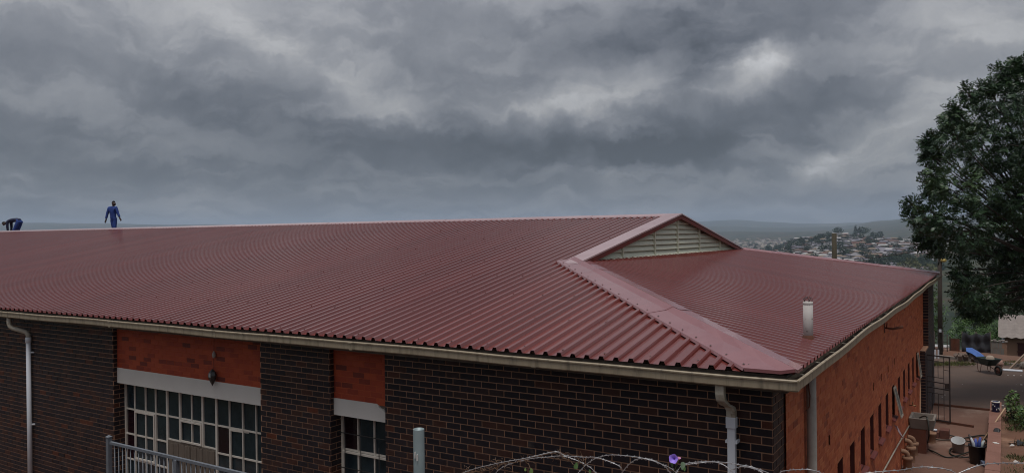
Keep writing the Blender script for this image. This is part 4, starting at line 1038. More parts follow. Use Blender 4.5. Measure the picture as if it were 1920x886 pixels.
mb = MB(); mb.box(1.50, 1.60, 13.6, 13.66, -3.597, -3.585); mb.box(1.47, 1.56, 13.66, 13.72, -3.597, -3.588); tag(mb.build('paper_scrap', M_lintel, None, off=(1.5, 13.6, -3.597)), 'white paper scrap on the coping beside the stick', 'litter')
# brick step behind the trough, clay drain bends, leaning lath
bs = thing('brick_stack', (.22, 15.7, GZ), 'small flat stack of red bricks behind the laundry trough', 'bricks')
for i in range(2):
    for j in range(3):
        for k in range(3):
            if k == 2 and i == 0: continue
            mb = MB(); mb.box(.0+i*.235, .0+i*.235+.222, 15.6+j*.115, 15.6+j*.115+.106, GZ+k*.075, GZ+k*.075+.073, 0, random.random()); mb.build('brick', mat('weathered_stack_brick', (.13, .050, .034), .9, var=(.09, .035, .026), vscale=9), bs)
M_clay = mat('buff_clay', (.33, .19, .115), .8, var=(.24, .13, .08), vscale=7)
for i, (px, py, h, lab) in enumerate(((1697, 880, .40, 'buff clay drain bend nearest the bottom of the picture'), (1703, 864, .46, 'buff clay drain bend between two others at the foot of the orange wall'), (1711, 852, .40, 'buff clay drain bend closest to the trough plinth'), (1747, 829, .34, 'buff clay pot half hidden behind the trough plinth'))):
    g = gp(px, py); g = np.array([max(g[0], XR+.14), g[1], GZ]); e = thing('clay_drain', g, lab, 'drain')
    mb = MB(); mb.lathe([(.09, 0), (.09, h*.6), (.115, h*.62), (.115, h*.80), (.09, h*.82), (.085, h*.7)], tuple(g), 16); mb.build('socket', M_clay, e)
    if i < 3:
        mb = MB(); mb.tube(smooth_path([(g[0], g[1], GZ+h*.7), (g[0], g[1]-.01, GZ+h*.95), (g[0]-.05, g[1]-.03, GZ+h*1.08), (XR+.005, g[1]-.05, GZ+h*1.12)], 4), .055, 12); mb.build('bend', M_clay, e)
mb = MB(); mb.bar((XR+.10, 15.9, GZ+.6), (XR+.045, 16.75, -2.35), .03, .02); mb.bar((XR+.115, 15.65, GZ), (XR+.10, 15.9, GZ+.6), .03, .02)
tag(mb.build('leaning_lath', mat('pale_lath', (.34, .20, .12), .8), None, off=(XR+.1, 15.7, GZ)), 'thin pale wooden lath leaning in the corner by the dark pier', 'stick')
mb = MB(); g = gp(1746, 806, -3.3); mb.tube([(.05, 15.70, GZ+.185), (.17, 15.72, GZ+.187)], .034, 10); tag(mb.build('white_bottle', M_pvc, None, off=(.1, 15.7, GZ+.15)), 'white plastic bottle lying on the small stack of red bricks', 'bottle')
# gate leaf
gt = thing('iron_gate', (-.20, 17.55, GZ), 'narrow open gate of dark iron bars hinged on the dark pier', 'gate')
ga, gb_ = Vector((-.20, 17.55, 0)), Vector((.39, 17.40, 0)); gd = gb_-ga
def gpt(t, z): p = ga+gd*t; return (p.x, p.y, z)
GT, GB = -2.17, -4.04
def gbar(name, t0, z0, t1, z1, w): mb = MB(); mb.bar(gpt(t0, z0), gpt(t1, z1), w, w); return mb.build(name, M_iron, gt)
gbar('stile', 1, GB, 1, GT-.03, .036); gbar('stile', 0, GB, 0, GT, .03)
gbar('rail', -.02, GT+.01, 1.03, GT-.01, .034); gbar('rail', .02, GB+.02, .98, GB+.02, .034); gbar('rail', .02, -2.92, .97, -2.95, .026); gbar('rail', .02, -3.09, .97, -3.12, .026); gbar('rail', .02, -2.30, .74, -2.34, .014); gbar('rail', .02, -2.78, .74, -2.80, .014); gbar('rail', .02, -3.24, .74, -3.26, .014); gbar('rail', .74, -2.55, .97, -2.56, .014); gbar('rail', .74, -3.55, .97, -3.56, .014)
for t in (.25, .5, .745): gbar('bar', t, -2.29 if t < .7 else GT, t, -2.79 if t < .7 else GB, .014)
for t in (.25, .5): gbar('bar', t, -3.25, t, GB, .014)
mb = MB(); c = Vector(gpt(.88, -3.0)); mb.box(c.x-.055, c.x+.055, c.y-.025, c.y+.025, -3.09, -2.93); mb.build('lock_box', M_iron, gt)
for nm, a, b, lab in (('gate_threshold', (-.30, 20.02), (1.41, 19.93), 'rusty steel strip across the ground between the dark pier and the low wall'), ('gate_stop', (.02, 17.62), (.97, 17.36), 'rusty steel strip on the ground under the open gate')):
    mb = MB(); mb.bar((a[0], a[1], GZ+.03), (b[0], b[1], GZ+.03), .05, .07); tag(mb.build(nm, M_rust, None, off=(a[0], a[1], GZ)), lab, 'threshold')

# grass and weeds in the bed, litter
def blades(n, xr, yr, zf, h0, h1, m, name, label, w=.006, clump=None):
    V = []; F = []; rn = []
    for i in range(n):
        if clump is not None:
            cx, cy, cr = clump[random.randrange(len(clump))]; a_ = random.uniform(0, 6.28); rr = cr*math.sqrt(random.random()); x, y = cx+rr*math.cos(a_), cy+rr*math.sin(a_)
        else: x, y = random.uniform(*xr), random.uniform(*yr)
        z = zf(x, y); h = random.uniform(h0, h1); a_ = random.uniform(0, 6.28); dx, dy = math.cos(a_)*w, math.sin(a_)*w; lx, ly = random.gauss(0, .3)*h, random.gauss(0, .3)*h
        b = len(V); V += [(x-dx, y-dy, z), (x+dx, y+dy, z), (x+dx*.6+lx*.5, y+dy*.6+ly*.5, z+h*.65), (x-dx*.1+lx, y-dy*.1+ly, z+h)]; F.append((b, b+1, b+2, b+3)); rn.append(random.random())
    o_ = bpy.data.objects.new(name, raw_mesh(name, V, F, m, rn)); COL.objects.link(o_); return tag(o_, label, 'grass', kind='stuff')
def zbed(x, y): return -3.73+.045*(x-1.6)
blades(5000, None, None, zbed, .04, .13, M_grass, 'grass', 'short patchy grass on the red earth bed', .008,
       [(1.9+random.random()*1.6, 8+random.random()*11, .15+random.random()*.4) for _ in range(34)]+[(1.85, 10.9, .5), (2.0, 11.6, .4), (2.1, 10.2, .6)])
def leafy(name, c, rx, ry, rz, n, size, m, label, cat, parent=None, group=None, stems=5):
    """plant: stems and many leaf blades spread through its volume"""
    e = thing(name, c, label, cat, group); V = []; F = []; rn = []
    for i in range(n):
        while True:
            p = rng.uniform(-1, 1, 3)
            if p@p < 1: break
        p = p*np.array([rx, ry, rz])+np.array(c)+np.array([0, 0, rz])
        leafquad(V, F, rn, p, size*random.uniform(.6, 1.3), p-np.array(c))
    o_ = bpy.data.objects.new('foliage', raw_mesh('foliage', np.array(V)-np.array(c), F, m, rn)); COL.objects.link(o_); o_.parent = e
    mb = MB()
    for k in range(stems):
        a_ = k*2.4; mb.tube([c, (c[0]+rx*.4*math.cos(a_), c[1]+ry*.4*math.sin(a_), c[2]+rz*.8), (c[0]+rx*.7*math.cos(a_), c[1]+ry*.7*math.sin(a_), c[2]+rz*1.5)], [.012, .008, .004], 5)
    mb.build('stem', M_bushl if size < .1 else M_bark, e)
    return e
def leafquad(V, F, rn, p, s, d):
    n = np.array([random.gauss(0, .7), random.gauss(0, .7), 1.0]); n /= np.linalg.norm(n)
    u = np.array([random.gauss(0, 1), random.gauss(0, 1), -.25]); u -= n*(u@n); u /= np.linalg.norm(u); w = np.cross(n, u)
    b = len(V); V += [p-u*s*.5, p+w*s*.24, p+u*s*.5, p-w*s*.24]; F.append((b, b+1, b+2, b+3)); rn.append(random.random())
leafy('leafy_weed', (1.90, 17.0, -3.72), .20, .4, .42, 420, .10, M_bushl, 'tall bright green weed beside the paint tin on the low wall', 'plant')
leafy('leafy_weed', (2.12, 16.2, -3.70), .20, .35, .30, 300, .09, M_bushl, 'bushy green weed in front of the tall one at the right edge', 'plant')
mb = MB(); bx, by = 1.95, 14.3
for k in range(8):
    t = k*.8; mb.add([(bx, by, -3.64), (bx+.20*math.cos(t), by+.2*math.sin(t), -3.70), (bx+.17*math.cos(t+.6), by+.17*math.sin(t+.6), -3.66+.03*math.sin(2*t)), ], [(0, 1, 2)])
tag(mb.build('plastic_bag', mat('dark_plastic_bag', (.025, .027, .032), .35), None, off=(bx, by, -3.7)), 'crumpled dark plastic bag on the red earth below the weeds', 'litter')
for i, (x, y, lab) in enumerate(((1.80, 13.9, 'white scrap of paper just under the dark plastic bag'), (2.05, 11.2, 'white plastic scrap in the green grass at the lower right corner'), (1.85, 12.4, 'tiny pale litter scrap on the bare red earth'))):
    mb = MB(); s_ = .07 if i != 1 else .1; mb.add([(x, y, -3.69), (x+s_*1.5, y+.02, -3.67), (x+s_*1.4, y+s_, -3.66), (x+.02, y+s_*.8, -3.68), (x+s_*.7, y+s_*.4, -3.63)], [(0, 1, 4), (1, 2, 4), (2, 3, 4), (3, 0, 4)])
    tag(mb.build('litter_scrap', M_lintel, None, off=(x, y, -3.7)), lab, 'litter')

# ------------------------------------------------------------------ wheelbarrow on the road
def wheelbarrow():
    g = gp(1858, 699); e = thing('wheelbarrow', (g[0], g[1], GZ), 'dark green wheelbarrow standing on the road before the verge', 'wheelbarrow'); e.rotation_euler = (0, 0, R(-52)); e.scale = (.92, .92, .92)
    e.location = (0, 0, 0); loc = (float(g[0])-.05, float(g[1]), GZ+.004)
    Mg = mat('dark_green_paint', (.012, .035, .030), .45, var=(.02, .03, .025), vscale=6)
    top = [(-.42, -.30), (.36, -.30), (.42, -.18), (.42, .18), (.36, .30), (-.42, .30)]; bot = [(-.26, -.20), (.14, -.19), (.18, -.12), (.18, .12), (.14, .19), (-.26, .20)]
    n = 6; v = [(x, y, .62) for x, y in top]+[(x, y, .34) for x, y in bot]+[(x*.97, y*.96, .615) for x, y in top]+[(x*.97, y*.95, .355) for x, y in bot]
    mb = MB(); mb.add(v, [(i, (i+1) % n, n+(i+1) % n, n+i) for i in range(n)]+[tuple(range(2*n-1, n-1, -1))]+[(2*n+(i+1) % n, 2*n+i, 3*n+i, 3*n+(i+1) % n) for i in range(n)]+[tuple(range(3*n, 4*n))]+[(i, 2*n+i, 2*n+(i+1) % n, (i+1) % n) for i in range(n)])
    mb.build('tray', Mg, e)
    mb = MB(); mb.tube([(x*1.01, y*1.01, .62) for x, y in top+top[:1]], .012, 6); mb.build('rim', Mg, e)
    for s_ in (-1, 1):
        mb = MB(); mb.tube([(.52, s_*.06, .19), (.2, s_*.17, .33), (-.3, s_*.23, .37), (-.85, s_*.27, .55)], .015, 7); mb.build('handle', M_iron, e)
        mb = MB(); mb.tube(smooth_path([(-.2, s_*.21, .36), (-.24, s_*.22, .1), (-.27, s_*.22, .015), (-.33, s_*.22, .015), (-.40, s_*.22, .1), (-.42, s_*.23, .38)], 3), .012, 6); mb.build('leg', M_rust, e)
    mb = MB(); P = [(.52+.175*math.cos(t), 0, .19+.175*math.sin(t)) for t in np.linspace(0, 6.283, 21)]; mb.tube(P, .04, 8, cap=False); w = mb.build('wheel', mat('tyre_rubber', (.02, .018, .016), .85), e)
    mb = MB(); mb.tube([(.52, -.03, .19), (.52, 0, .19), (.52, .03, .19)], [.12, .13, .12], 14); mb.build('rim', M_rust, w)
    mb = MB(); mb.box(-.10, .02, -.303, -.298, .46, .54); o_ = mb.build('sticker', M_lintel, e); o_.location.y += .03; o_.rotation_euler = (R(-20), 0, 0); o_.location = (0, -.09+.16, -.02)
    mb = MB(); mb.lathe([(.001, .15), (.10, .13), (.15, .08), (.17, 0)], (0.05, 0, .60), 10); mb.build('sand_load', mat('pale_load', (.35, .28, .22), .9), e)
    e.location = loc
wheelbarrow()
# ------------------------------------------------------------------ across the road
M_plast = mat('pinkish_plaster', (.30, .17, .115), .9, var=(.23, .13, .085), vscale=1.2, bump=.2, bscale=20)
M_asb = mat('grey_asbestos_sheet', (.24, .205, .185), .9, var=(.15, .125, .11), vscale=3)
def cottage():
    b = at(1882, 690, 44); x0, y0, z0 = b[0], b[1], -6.45; zt = at(1882, 629, 44)[2]
    e = thing('plastered_cottage', (x0+3, y0+3, z0), 'pinkish plastered cottage with a corrugated grey roof under the tree', 'house')
    mb = MB(); mb.box(x0+.05, x0+8, y0, y0+6, z0, zt); mb.build('wall', M_plast, e)
    rm = MB(); n = 80; v = []
    za, zb = zt-.05, zt+.95
    for i in range(n+1):
        x = x0-.25+8.5*i/n; dz = .035*math.cos(i*math.pi/2.0*1.0)
        v += [(x, y0-.35, za+dz), (x, y0+3.0, zb+dz), (x, y0+6.3, za+dz)]
    rm.add(v, [(3*i, 3*i+3, 3*i+4, 3*i+1) for i in range(n)]+[(3*i+1, 3*i+4, 3*i+5, 3*i+2) for i in range(n)]); rm.build('roof', M_asb, e)
    gm = MB(); gm.add([(x0+.06, y0, zt), (x0+.06, y0+6, zt), (x0+.06, y0+3, zb)], [(0, 1, 2)]); gm.build('gable', M_plast, e)
    wz0, wz1 = at(1905, 672, 44)[2], at(1905, 641, 44)[2]; wx = at(1908, 650, 44)[0]
    w = MB(); w.box(wx, wx+1.4, y0-.03, y0+.02, wz0, wz1); wn_ = w.build('window', mat('maroon_shutter', (.05, .010, .010), .6), e)
    for k in range(3): mb = MB(); mb.box(wx-.04, wx+1.44, y0-.06, y0-.031, wz0+(wz1-wz0)*k/2-.03, wz0+(wz1-wz0)*k/2+.03); mb.build('frame', M_slot, wn_)
    mb = MB(); mb.tube([(x0-.02, y0-.08, z0), (x0-.02, y0-.08, zt-.1)], .06, 10); mb.build('downpipe', M_pvc, e)
cottage()
def wallpanel(name, tl, br_, depth, thick, m, label, cat, extra=None):
    a = at(tl[0], tl[1], depth); b = at(br_[0], br_[1], depth); e = thing(name, ((a[0]+b[0])/2, (a[1]+b[1])/2, b[2]), label, cat)
    return a, b, e
# block wall
a, b, e = wallpanel('block_wall', (1856, 640), (1884, 676), 40, .15, M_conc, 'low grey block wall with a ragged top beside the cottage', 'wall')
rows, colsn = 5, 4
for r_ in range(rows):
    for c_ in range(colsn):
        hgt__ = (a[2]-(b[2]-.6))/rows; wd = (b[0]-a[0])/colsn; mb = MB(); off_ = wd/2*(r_ % 2)
        mb.box(a[0]+c_*wd+off_-.1+.008, a[0]+(c_+1)*wd+off_-.1-.008, a[1], a[1]+.15, b[2]-.6+r_*hgt__+.006, b[2]-.6+(r_+1)*hgt__-.006); mb.build('block', M_conc, e)
mb = MB(); mb.box(a[0]-.1, b[0]+.1, a[1]+.01, a[1]+.14, b[2]-.6, a[2]-.02); mb.build('mortar_bed', M_plast, e)
mb = MB()
for k in range(7): mb.box(a[0]+k*.12-.1, a[0]+k*.12+.05, a[1]-.02, a[1]+.2, a[2]+.01+.03*(k % 2), a[2]+.05+.03*(k % 3)); 
mb.build('ragged_top', M_asb, e)
# shade-net screen
a, b, e = wallpanel('net_screen', (1804, 624), (1857, 676), 36, .02, None, 'dark grey shade net stretched between poles behind the rubble', 'screen')
mb = MB(); nx, nz_ = 14, 10; V = []
for j in range(nz_+1):
    for i in range(nx+1):
        x = a[0]+(b[0]-a[0])*i/nx; z = b[2]-.3+(a[2]-b[2]+.3)*j/nz_; sagz = -.06*math.sin(math.pi*i/nx)*(j/nz_)+.05*math.sin(i*1.1)*(j == nz_); V.append((x, a[1]+.5*i/nx+.06*math.sin(i*1.3+j*.7)+.05*math.sin(j*1.9), z+sagz))
mb.add(V, [(j*(nx+1)+i, j*(nx+1)+i+1, (j+1)*(nx+1)+i+1, (j+1)*(nx+1)+i) for j in range(nz_) for i in range(nx)], 0, None, True); mb.build('net', mat('dark_shade_net', (.035, .036, .042), .8, var=(.022, .023, .028), vscale=5), e)
for t in (0, .5, 1): mb = MB(); x = a[0]+(b[0]-a[0])*t; mb.tube([(x, a[1]+.5*t+.1, b[2]-.5), (x, a[1]+.5*t+.1, a[2]+.06)], .03, 7); mb.build('pole', M_pole, e)
# blue tarpaulin over a heap, rubble
hp0 = at(1832, 663, 33.5)
mb = MB(); P_ = [at(1811, 651, 33.5), at(1822, 651, 33.2), at(1836, 659, 33.0), at(1846, 667, 32.6), at(1834, 670, 32.2), at(1822, 662, 32.6), at(1812, 658, 33.0)]
mid = at(1829, 661, 32.6)+np.array([0, 0, .06]); back = at(1835, 662, 34.2)
V = P_+[mid]; mb.add(V, [(i, (i+1) % 7, 7) for i in range(7)]); mb.add([P_[0], P_[1], P_[2], P_[3], at(1852, 678, 34), at(1812, 672, 34.5)], [(0, 5, 1), (1, 5, 2), (2, 5, 4), (2, 4, 3)])
tag(mb.build('blue_tarpaulin', mat('blue_tarp', (.045, .12, .36), .5, var=(.035, .09, .28), vscale=5), None, off=tuple(hp0)), 'bright blue tarpaulin draped over a heap behind the wheelbarrow', 'tarpaulin')
M_rub = mat('rubble', (.17, .12, .095), .95, var=(.09, .06, .045), vscale=8)
for i in range(26):
    px = random.uniform(1794, 1842); py = np.interp(px, [1794, 1806, 1820, 1842], [668, 664, 666, 674])+random.uniform(-2, 5); p = at(px, py, 33+random.uniform(-.4, .5)); s_ = random.uniform(.05, .16)
    mb = MB(); Mx = Matrix.Rotation(random.uniform(0, 3), 4, Vector((random.random(), random.random(), random.random()))); mb.box(-s_, s_*random.uniform(.8, 1.8), -s_*.7, s_*.7, -s_*.5, s_*.5, M=Matrix.Translation(Vector(p)) @ Mx)
    tag(mb.build('rubble_lump', M_rub, None, off=tuple(p)), 'broken lump in the rubble heap beside the blue tarpaulin', 'rubble', 'rubble heap beside the blue tarpaulin')
hm = MB(); c = at(1815, 676, 33.4); hm.lathe([(1.4, -.55), (1.1, -.25), (.6, .02), (.25, .12), (.001, .15)], (c[0], c[1], c[2]+.1), 14); hp = hm.build('spoil_heap', M_earth, None, off=tuple(c)); tag(hp, 'low heap of red earth under the rubble and tarpaulin', 'heap')
# rusty sheet, white gate frame, stone, plank, flat sheet
a, b, e = wallpanel('rusty_sheet', (1781, 634), (1800, 672), 35.5, .02, None, 'upright rusty corrugated sheet left of the dark net', 'sheet')
mb = MB(); n = 16; V = []
for i in range(n+1):
    x = a[0]+(b[0]-a[0])*i/n; V += [(x, a[1]+.02*(i % 2), b[2]-.4), (x, a[1]+.02*(i % 2)+.05, a[2]+.02*math.sin(i*1.7))]
mb.add(V, [(2*i, 2*i+2, 2*i+3, 2*i+1) for i in range(n)]); mb.build('panel', M_rust, e); mb = MB(); mb.bar((a[0], a[1]+.06, b[2]-.4), (a[0], a[1]+.06, a[2]+.1), .05, .05); mb.build('stake', M_pole, e)
for k, (px0, px1, lab) in enumerate(((1740, 1748, 'leftmost white upright board beside the dark pier'), (1751, 1754, 'narrow white upright board between pier and pole'), (1757, 1761, 'white board nearest to the tall dark pole'))):
    a = at(px0+1, 650 if k == 0 else 655, 33.5); b = at(px1, 674, 33.5); mb = MB(); mb.box(a[0], a[0]+.06, a[1], a[1]+.04, b[2]-.2, a[2]); mb.box(a[0]+.06, b[0], a[1]+.005, a[1]+.035, b[2]-.1, b[2]-.04+.12)
    tag(mb.build('white_board', M_pvc, None, off=(a[0], a[1], b[2]-.2)), lab, 'board')
fe = thing('wire_fence', at(1752, 672, 34.5), 'thin pole and wire fence behind the white boards', 'fence')
for px in (1742, 1752, 1768, 1776):
    p0, p1 = at(px, 676, 35), at(px, 620+random.uniform(-4, 10), 35); mb = MB(); mb.tube([p0, p1], .022, 6); mb.build('pole', M_pole, fe)
for py in (628, 640, 652): mb = MB(); mb.tube([at(1738, py-6, 35), at(1757, py+2, 35), at(1778, py, 35)], .010, 4); mb.build('wire', M_iron, fe)
p = at(1874, 681, 30.6); mb = MB()
bmh = bmesh.new(); bmesh.ops.create_icosphere(bmh, subdivisions=2, radius=.15)
for v in bmh.verts: v.co *= 1+random.uniform(-.15, .15); v.co.z *= 1.2
me = bpy.data.meshes.new('sack'); bmh.to_mesh(me); bmh.free(); me.materials.append(mat('pink_sack', (.32, .19, .15), .9)); o_ = bpy.data.objects.new('sack', me); COL.objects.link(o_); o_.location = p; tag(o_, 'small pinkish sack standing behind the wheelbarrow', 'sack')
mb = MB(); mb.bar(at(1893, 691, 31), at(1925, 660, 31.5), .06, .05); tag(mb.build('leaning_plank', mat('grey_plank', (.20, .14, .10), .9), None, off=tuple(at(1893, 691, 31))), 'weathered plank leaning up in front of the cottage', 'plank')
g = gp(1900, 695); mb = MB(); mb.box(g[0]-.35, g[0]+.3, g[1]-.15, g[1]+.2, GZ+.012, GZ+.04); tag(mb.build('flat_sheet', M_pvc, None, off=(g[0], g[1], GZ)), 'flat white sheet lying on the edge of the road', 'sheet')
g = gp(1918, 690); bmh = bmesh.new(); bmesh.ops.create_icosphere(bmh, subdivisions=2, radius=.18)
for v in bmh.verts: v.co *= 1+random.uniform(-.2, .2)
me = bpy.data.meshes.new('boulder'); bmh.to_mesh(me); bmh.free(); me.materials.append(M_conc); o_ = bpy.data.objects.new('boulder', me); COL.objects.link(o_); o_.location = (g[0]+.05, g[1], GZ+.12); tag(o_, 'pale grey stone at the right end of the kerb', 'stone')
blades(1500, (-6, 6), (28, 33), lambda x, y: GZ+.07, .04, .14, M_olive, 'verge_grass', 'ragged green grass and weeds on the verge behind the kerb', .012,
       [(float(at(px, 672, 31.5)[0]), float(at(px, 672, 31.5)[1])+.2, .35) for px in (1745, 1758, 1770, 1785, 1800, 1812, 1868, 1895, 1912)])
stones = MB()
for i in range(34):
    x, y = random.uniform(-.2, 4), random.uniform(20.5, 28); s_ = random.uniform(.01, .03); stones.box(x, x+s_*2, y, y+s_*2, GZ+.005, GZ+.006+s_*.5, M=None)
tag(stones.build('road_grit', M_lintel, None, 'stuff'), 'scattered pale chips of stone and litter on the worn asphalt', 'grit')
# tall pole with its lamp, short pole, wire
tp = thing('electricity_pole', at(1763, 676, 34), 'tall dark electricity pole with a small lamp beside the building corner', 'pole')
pb_, pt_ = at(1763, 684, 34), at(1762, 440, 34); mb = MB(); mb.tube([pb_, (pb_+pt_)/2, pt_], [.105, .095, .08], 10); mb.build('shaft', M_pole, tp)
lp = at(1769, 488, 33.9); mb = MB(); mb.tube([at(1763, 492, 34), at(1766, 486, 33.9), lp], .02, 6); mb.build('arm', M_pole, tp)
mb = MB(); mb.lathe([(.02, .10), (.10, .06), (.13, 0), (.10, -.05), (.03, -.07)], tuple(lp), 12); mb.build('lamp_head', mat('yellow_lamp', (.55, .42, .12), .4), tp)
pc = at(1763, 619, 33.8); mb = MB(); mb.box(pc[0]-.05, pc[0]+.05, pc[1]-.10, pc[1]-.08, pc[2]-.06, pc[2]+.06); mb.build('number_plate', M_pvc, tp)
p2 = at(1564, 437, 33); sp_ = thing('timber_pole', (p2[0], p2[1], p2[2]-7), 'short weathered timber pole sticking up behind the hip of the roof', 'pole'); mb = MB(); mb.tube([(p2[0], p2[1], p2[2]-7), (p2[0], p2[1], p2[2]-2), (p2[0], p2[1], p2[2])], [.12, .105, .10], 10); mb.build('shaft', M_greenpole, sp_)
mb = MB(); a, b = at(1568, 488, 33), at(1762, 462, 34); mb.tube([a+(b-a)*t-np.array([0, 0, .25*math.sin(math.pi*t)*.4]) for t in np.linspace(0, 1, 9)], .014, 5); tag(mb.build('service_cable', M_iron, None, off=tuple(a)), 'thin black overhead cable running from the short timber pole to the tall pole', 'cable')

# ------------------------------------------------------------------ the big tree at the right
def quat_frames(d):
    d = d/np.linalg.norm(d, axis=1, keepdims=True); up = rng.normal(0, 1, d.shape); up[:, 2] += 1.2
    s_ = np.cross(d, up); s_ /= np.linalg.norm(s_, axis=1, keepdims=True); n = np.cross(s_, d); return d, s_, n
def sprays(centers, dirs, length, pairs, leaf, tone=None):
    """compound leaves: a rachis with leaflet pairs, all as quads"""
    d, s_, n = quat_frames(dirs); N_ = len(centers); V = []; rn = []
    base = rng.uniform(0, 1, N_)*.6+(.2 if tone is None else tone)
    for k in range(pairs):
        t = (k+.6)/pairs
        for sg in (-1, 1):
            ln_ = leaf*(1.0-.45*abs(t-.45))*rng.uniform(.75, 1.2, (N_, 1))
            root_ = centers+d*(length*t)[:, None]-n*(.12*length*t*t)[:, None]
            dr = s_*sg+d*.55-n*rng.uniform(.0, .5, (N_, 1)); dr /= np.linalg.norm(dr, axis=1, keepdims=True)
            wv = np.cross(dr, n+rng.normal(0, .35, n.shape)); wv /= np.linalg.norm(wv, axis=1, keepdims=True)
            q = np.stack([root_, root_+dr*ln_*.45+wv*ln_*.20, root_+dr*ln_, root_+dr*ln_*.45-wv*ln_*.20], 1)
            V.append(q.reshape(-1, 3)); rn.append(np.clip(base*.7+rng.uniform(0, .3, N_), 0, 1))
    V = np.concatenate(V); F = np.arange(len(V)).reshape(-1, 4); return V, F, np.concatenate(rn)
def big_tree():
    lobes = [(1905, 165, 40), (1862, 180, 42), (1818, 212, 36), (1785, 250, 40), (1748, 278, 26), (1845, 262, 62), (1915, 250, 70), (1742, 325, 24), (1780, 335, 48), (1850, 345, 70), (1930, 350, 85),
             (1701, 398, 13), (1742, 398, 34), (1795, 415, 60), (1870, 435, 75), (1730, 436, 20), (1774, 450, 32), (1842, 495, 52), (1915, 495, 70), (1806, 535, 26), (1838, 545, 40), (1900, 536, 42), (1808, 568, 14),
             (1880, 138, 16), (1775, 205, 12), (1730, 262, 10), (1965, 150, 70), (2010, 250, 95), (2040, 360, 100), (1990, 470, 90), (2080, 470, 90), (1980, 540, 55), (2110, 250, 80), (2150, 370, 90), (2060, 560, 70), (2060, 150, 60), (1868, 570, 14)]
    base = at(2035, 700, 25); base[2] = -4.05
    e = thing('big_tree', base, 'large dark green leafy tree overhanging the yard at the right edge', 'tree')
    C = []; D_ = []; ends = []; T_ = []
    outline = [(1905, 122), (1885, 125), (1860, 138), (1838, 165), (1802, 180), (1778, 203), (1762, 240), (1730, 262), (1738, 300), (1728, 335), (1738, 365), (1697, 390), (1722, 410), (1714, 440), (1742, 462), (1790, 505), (1790, 545), (1798, 572), (1832, 584)]
    for (ox, oy) in outline:                               # twig ends that break the outline
        for q_ in range(2): lobes.append((ox+random.uniform(-2, 16), oy-10+random.uniform(-8, 12), random.uniform(6, 15)))
    for px, py, rp in lobes:
        dep = 25+rng.uniform(-2, 2)*(rp > 25); c = at(px+8, py+10, dep); r_ = rp*dep/FPX*.85; ends.append((c, r_))
        n = int(22+r_*r_*330)
        p = rng.normal(0, 1, (n, 3)); p /= np.linalg.norm(p, axis=1, keepdims=True)
        rad = r_*rng.uniform(.35, 1.0, (n, 1))**.6; rad *= 1+.28*np.sin(p[:, :1]*5+px)*np.sin(p[:, 2:]*6+py)
        q = c+p*rad*np.array([1, 1, .85]); C.append(q); T_.append(np.full(n, rng.uniform(-.15, .55))); dd = p+rng.normal(0, .45, (n, 3)); dd[:, 2] -= .15; D_.append(dd)
    C = np.concatenate(C); D_ = np.concatenate(D_)
    V, F, rn = sprays(C, D_, rng.uniform(.20, .34, len(C)), 5, .135, np.concatenate(T_))
    o_ = bpy.data.objects.new('crown', raw_mesh('crown', V-np.array(wloc(e)), F, M_leaf, rn)); COL.objects.link(o_); o_.parent = e
    mb = MB(); top = np.array([base[0]-.2, base[1], -.4]); mb.tube([base, base+np.array([.05, 0, 1.6]), top], [.30, .24, .20], 12); mb.build('trunk', M_bark, e)
    mb = MB()
    for c, r_ in ends:
        mid = top+(c-top)*.5+np.array([0, 0, .25]); P = smooth_path([top, mid, c], 5); k = len(P); mb.tube(P, [max(.055*(1-i/k), .010) for i in range(k)], 6)
        for j in range(5):
            t = rng.normal(0, 1, 3); t /= np.linalg.norm(t); mb.tube([c-(c-mid)*.15, c+t*r_*.5, c+t*r_*.95+np.array([0, 0, .03])], [.018, .010, .004], 4)
    mb.build('branch_work', M_bark, e, 'stuff')
big_tree()

# bushes beyond the road
def bush(px, py, dep, rx, rz, n, size, m, label, name='bush', cat='bush', group=None):
    c = at(px, py, dep); e = thing(name, (c[0], c[1], c[2]-rz), label, cat, group)
    p = rng.normal(0, 1, (n, 3)); p /= np.linalg.norm(p, axis=1, keepdims=True); rad = rng.uniform(.25, 1, (n, 1))**.5
    lump = 1+.3*np.sin(p[:, :1]*4+px)*np.cos(p[:, 2:]*5+py); q = c+p*rad*lump*np.array([rx, rx, rz])
    V, F, rn = sprays(q, p+rng.normal(0, .5, p.shape), rng.uniform(size*1.5, size*3, n), 3, size)
    o_ = bpy.data.objects.new('crown', raw_mesh('crown', V-np.array(wloc(e)), F, m, rn)); COL.objects.link(o_); o_.parent = e
    mb = MB(); mb.tube([(c[0], c[1], c[2]-rz-1.0), (c[0], c[1], c[2])], [.12, .05], 6); mb.build('trunk', M_bark, e)
bush(1828, 618, 50, 1.3, .85, 620, .17, M_bushl, 'bright green bush rising behind the dark net screen')
bush(1852, 632, 47, .8, .5, 260, .15, M_bushl, 'lower green bush between the net screen and the cottage')
bush(1745, 590, 36, .40, 1.2, 300, .14, M_bushl, 'yellowish green shrub just beyond the dark end pier')
bush(1882, 580, 58, 1.6, 1.0, 300, .2, M_leaf, 'dark shrub behind the corrugated cottage roof')

